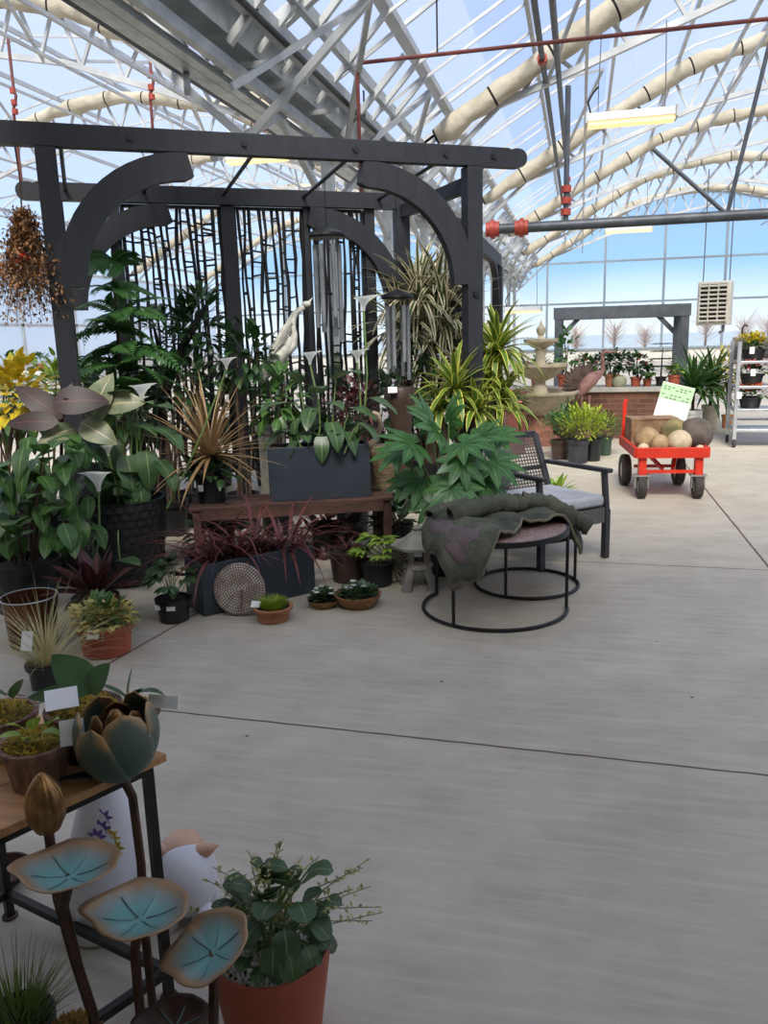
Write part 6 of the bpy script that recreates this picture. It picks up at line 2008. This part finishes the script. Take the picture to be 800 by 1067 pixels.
MB().ell((0, 0, .118), (.09, .1, .108), 24, 16).build('body', MT['ceramic'], t0)
MB().ell((-.012, .03, .196), (.06, .06, .042), 20, 12).build('head', peach, t0)
for sx in (-.05, .055):
    MB().lathe([(.024, -.01), (.018, .02), (.0, .05)], 12, (sx, .0, .2), Matrix.Rotation(1.2 if sx > 0 else -1.2, 3, 'Y')).build('ear', peach, t0)
for x in (-.045, .05):
    for y in (-.05, .05): MB().lathe([(0, 0), (.026, 0), (.028, .03), (.03, .06), (0, .08)], 14, (x, y, 0)).build('foot', MT['ceramic'], t0)
g = G(4, 922); t0 = thing('bronze_bowl', 'small rust brown bowl on the floor under the table at the left edge', 'bowl', g)
MB().lathe([(0, 0), (.04, 0), (.075, .03), (.085, .055), (.078, .055), (.068, .035), (.035, .01), (0, .01)], 28).build('bowl', MT['stake'], t0)

# ---------------------------------------------------------------- terracotta pot in front
c = PD(281, 981, 1.62); s = scl(c)
g = V((c.x, c.y, 0)); h = c.z; r = 64*s
t0 = thing('terracotta_planter', 'terracotta pot with scalloped green leaves and white pebbles in the foreground', 'potted plant', g)
pot(t0, r, r*.76, h, pm('smooth_terracotta', S(166, 84, 60), .7, c2=S(150, 72, 50), ns=3), rim=0, soil=True, n=48)
m = MB()
for i in range(1300):
    a = R.uniform(0, 6.28); q = r*.9*math.sqrt(R.random())
    m.ell((q*math.cos(a), q*math.sin(a), h*.94+R.uniform(-.003, .006)), (R.uniform(.003, .006), R.uniform(.003, .006), .004), 5, 4)
o = m.build('pebbles', pm('white_pebble', S(226, 222, 212), .8, c2=S(190, 184, 174), ns=60), t0); o['kind'] = 'stuff'
m = MB(); sm = MB()
pg = leafm('scalloped_leaf', S(62, 94, 58), S(42, 70, 44), mid=S(90, 116, 80), midw=.06, r=.4)
for (px, py, tx, ty, tw, L_, dy) in ((262, 925, -.7, .5, .1, .085, 0), (300, 905, -.6, .5, .2, .075, .05), (320, 908, .9, .4, .1, .08, .05), (248, 945, -1, .1, .3, .07, -.02), (285, 940, -.2, .3, .6, .085, -.05), (310, 940, .3, .2, .7, .085, -.05),
        (270, 960, -.5, -.2, .7, .08, -.08), (296, 968, .2, -.4, .8, .085, -.1), (325, 960, .8, -.1, .6, .07, -.05), (335, 975, .9, -.5, .4, .06, 0), (285, 985, 0, -.6, .8, .075, -.13), (300, 990, .3, -.6, .7, .08, -.13), (262, 935, -.4, .8, .2, .075, .05), (335, 940, .8, .4, .3, .065, 0), (280, 912, -.3, .8, .1, .08, .08),
        (312, 922, .4, .7, .2, .07, .02), (255, 968, -.9, -.3, .4, .06, -.04), (318, 985, .5, -.6, .6, .06, -.1), (300, 925, 0, .8, .3, .08, .0)):
    p = rel(px, py, g, dy); m.leaf(p, CR*tx+UP*ty-CF*tw, L_*.8, L_*.74, .8, 'round', 8, .1, wave=.04)
    sm.tube([(p.x*.3, p.y*.3, h*.88), p*.6+V((0, 0, .12)) if p.z > h else V((p.x*.7, p.y*.7, h*1.1)), p], .003, 4)
for i in range(46):
    q = rdir(.0); p = V((q.x*.1, q.y*.1, h+.02+q.z*.11)); m.leaf(p, q+UP*.1-CF*.3, R.uniform(.04, .06), R.uniform(.035, .048), .8, 'round', 6, .1, wave=.04)
m.build('leaves', pg, t0)
f = MB()
for i in range(34):
    side = R.choice((1, 1, -1)); x = side*R.uniform(.0, .27 if side > 0 else .2); z = R.uniform(.02, .2)-abs(x)*.35
    e = CR*x+CF*R.uniform(-.06, .1)+UP*(h+z+.04)
    b = V((R.uniform(-.05, .05), R.uniform(-.05, .05), h*.88)); mid = b.lerp(e, .5)+UP*.04
    sm.tube([b, mid, e], [.002, .0016, .001], 4)
    for j in range(26):
        q = j/26; p = b.lerp(mid, q*2) if q < .5 else mid.lerp(e, q*2-1)
        if q > .3: f.leaf(p, rdir(-.4), .016, .009, .5, 'ovate', 2, .1)
sm.build('stems', LM['stem'], t0); f.build('sprigs', leafm('pale_sprig', S(158, 164, 118), S(114, 128, 84), r=.6), t0)

# bottom left corner: grass and moss planters
c = PD(16, 1050, 1.42); g = V((c.x, c.y, 0)); hh = c.z-.02
t0 = thing('grass_planter', 'tall dark planter of fine green grass in the bottom left corner', 'potted plant', g)
pot(t0, .075, .06, hh, MT['black_plastic'], rim=0)
m = MB()
for i in range(320):
    a = R.uniform(0, 6.28); el = R.uniform(.5, 1.5); q = .06*math.sqrt(R.random())
    d = V((math.cos(a)*math.cos(el), math.sin(a)*math.cos(el), math.sin(el)))
    m.leaf(V((q*math.cos(a), q*math.sin(a), hh*.93)), d, R.uniform(.06, .15 if i % 5 else .2), .003, R.uniform(.2, .8), 'blade', 4, .1)
m.build('blades', leafm('fine_green_blade', S(110, 140, 76), S(84, 116, 60), r=.5), t0)
c = PD(74, 1066, 1.38); g = V((c.x, c.y, 0)); hh = c.z-.03
t0 = thing('moss_planter', 'planter of golden brown moss at the bottom edge beside the fine grass', 'potted plant', g)
pot(t0, .055, .045, hh, MT['oldclay'], rim=0, soil=False)
m = MB(); m.lathe([(.052, hh*.97), (.05, hh+.008), (.03, hh+.022), (0, hh+.028)], 24, wob=lambda a, z: 1+.05*math.sin(4*a)); m.build('moss', LM['moss'], t0)
m = MB()
for i in range(600):
    a = R.uniform(0, 6.28); q = .05*math.sqrt(R.random())
    m.leaf(V((q*math.cos(a), q*math.sin(a), hh+.024-7*q*q)), rdir(.1), .014, .004, .8, 'lance', 2, .1)
m.build('moss_tufts', leafm('brown_moss', S(150, 120, 56), S(112, 88, 44), r=.8), t0)
# ---------------------------------------------------------------- light
w = bpy.data.worlds.new('sky'); sc.world = w; w.use_nodes = True
t = w.node_tree
bg = t.nodes['Background']
tc = N(t, 'ShaderNodeTexCoord')
sp = N(t, 'ShaderNodeSeparateXYZ'); t.links.new(tc.outputs['Generated'], sp.inputs[0])
c = ramp(t, sp.outputs[2], [(0., S(214, 220, 224)), (.03, S(200, 214, 226)), (.07, S(142, 184, 222)), (.2, S(136, 162, 204)), (.6, S(138, 153, 190)), (1., S(136, 150, 186))])
t.links.new(c, bg.inputs[0]); bg.inputs[1].default_value = 1.0
sl = bpy.data.lights.new('sun', 'SUN'); sl.energy = 4.4; sl.angle = rad(22); sl.color = (1, .94, .82)
so = bpy.data.objects.new('sun', sl); col.objects.link(so)
so.rotation_euler = (rad(40), rad(18), rad(-10))
sc.view_settings.view_transform = 'Standard'
sc.view_settings.look = 'None'
sc.view_settings.gamma = 1
sc.view_settings.use_curve_mapping = False
sc.view_settings.exposure = .8
sc.cycles.transparent_max_bounces = 16
sc.cycles.max_bounces = 8
sc.cycles.diffuse_bounces = 5
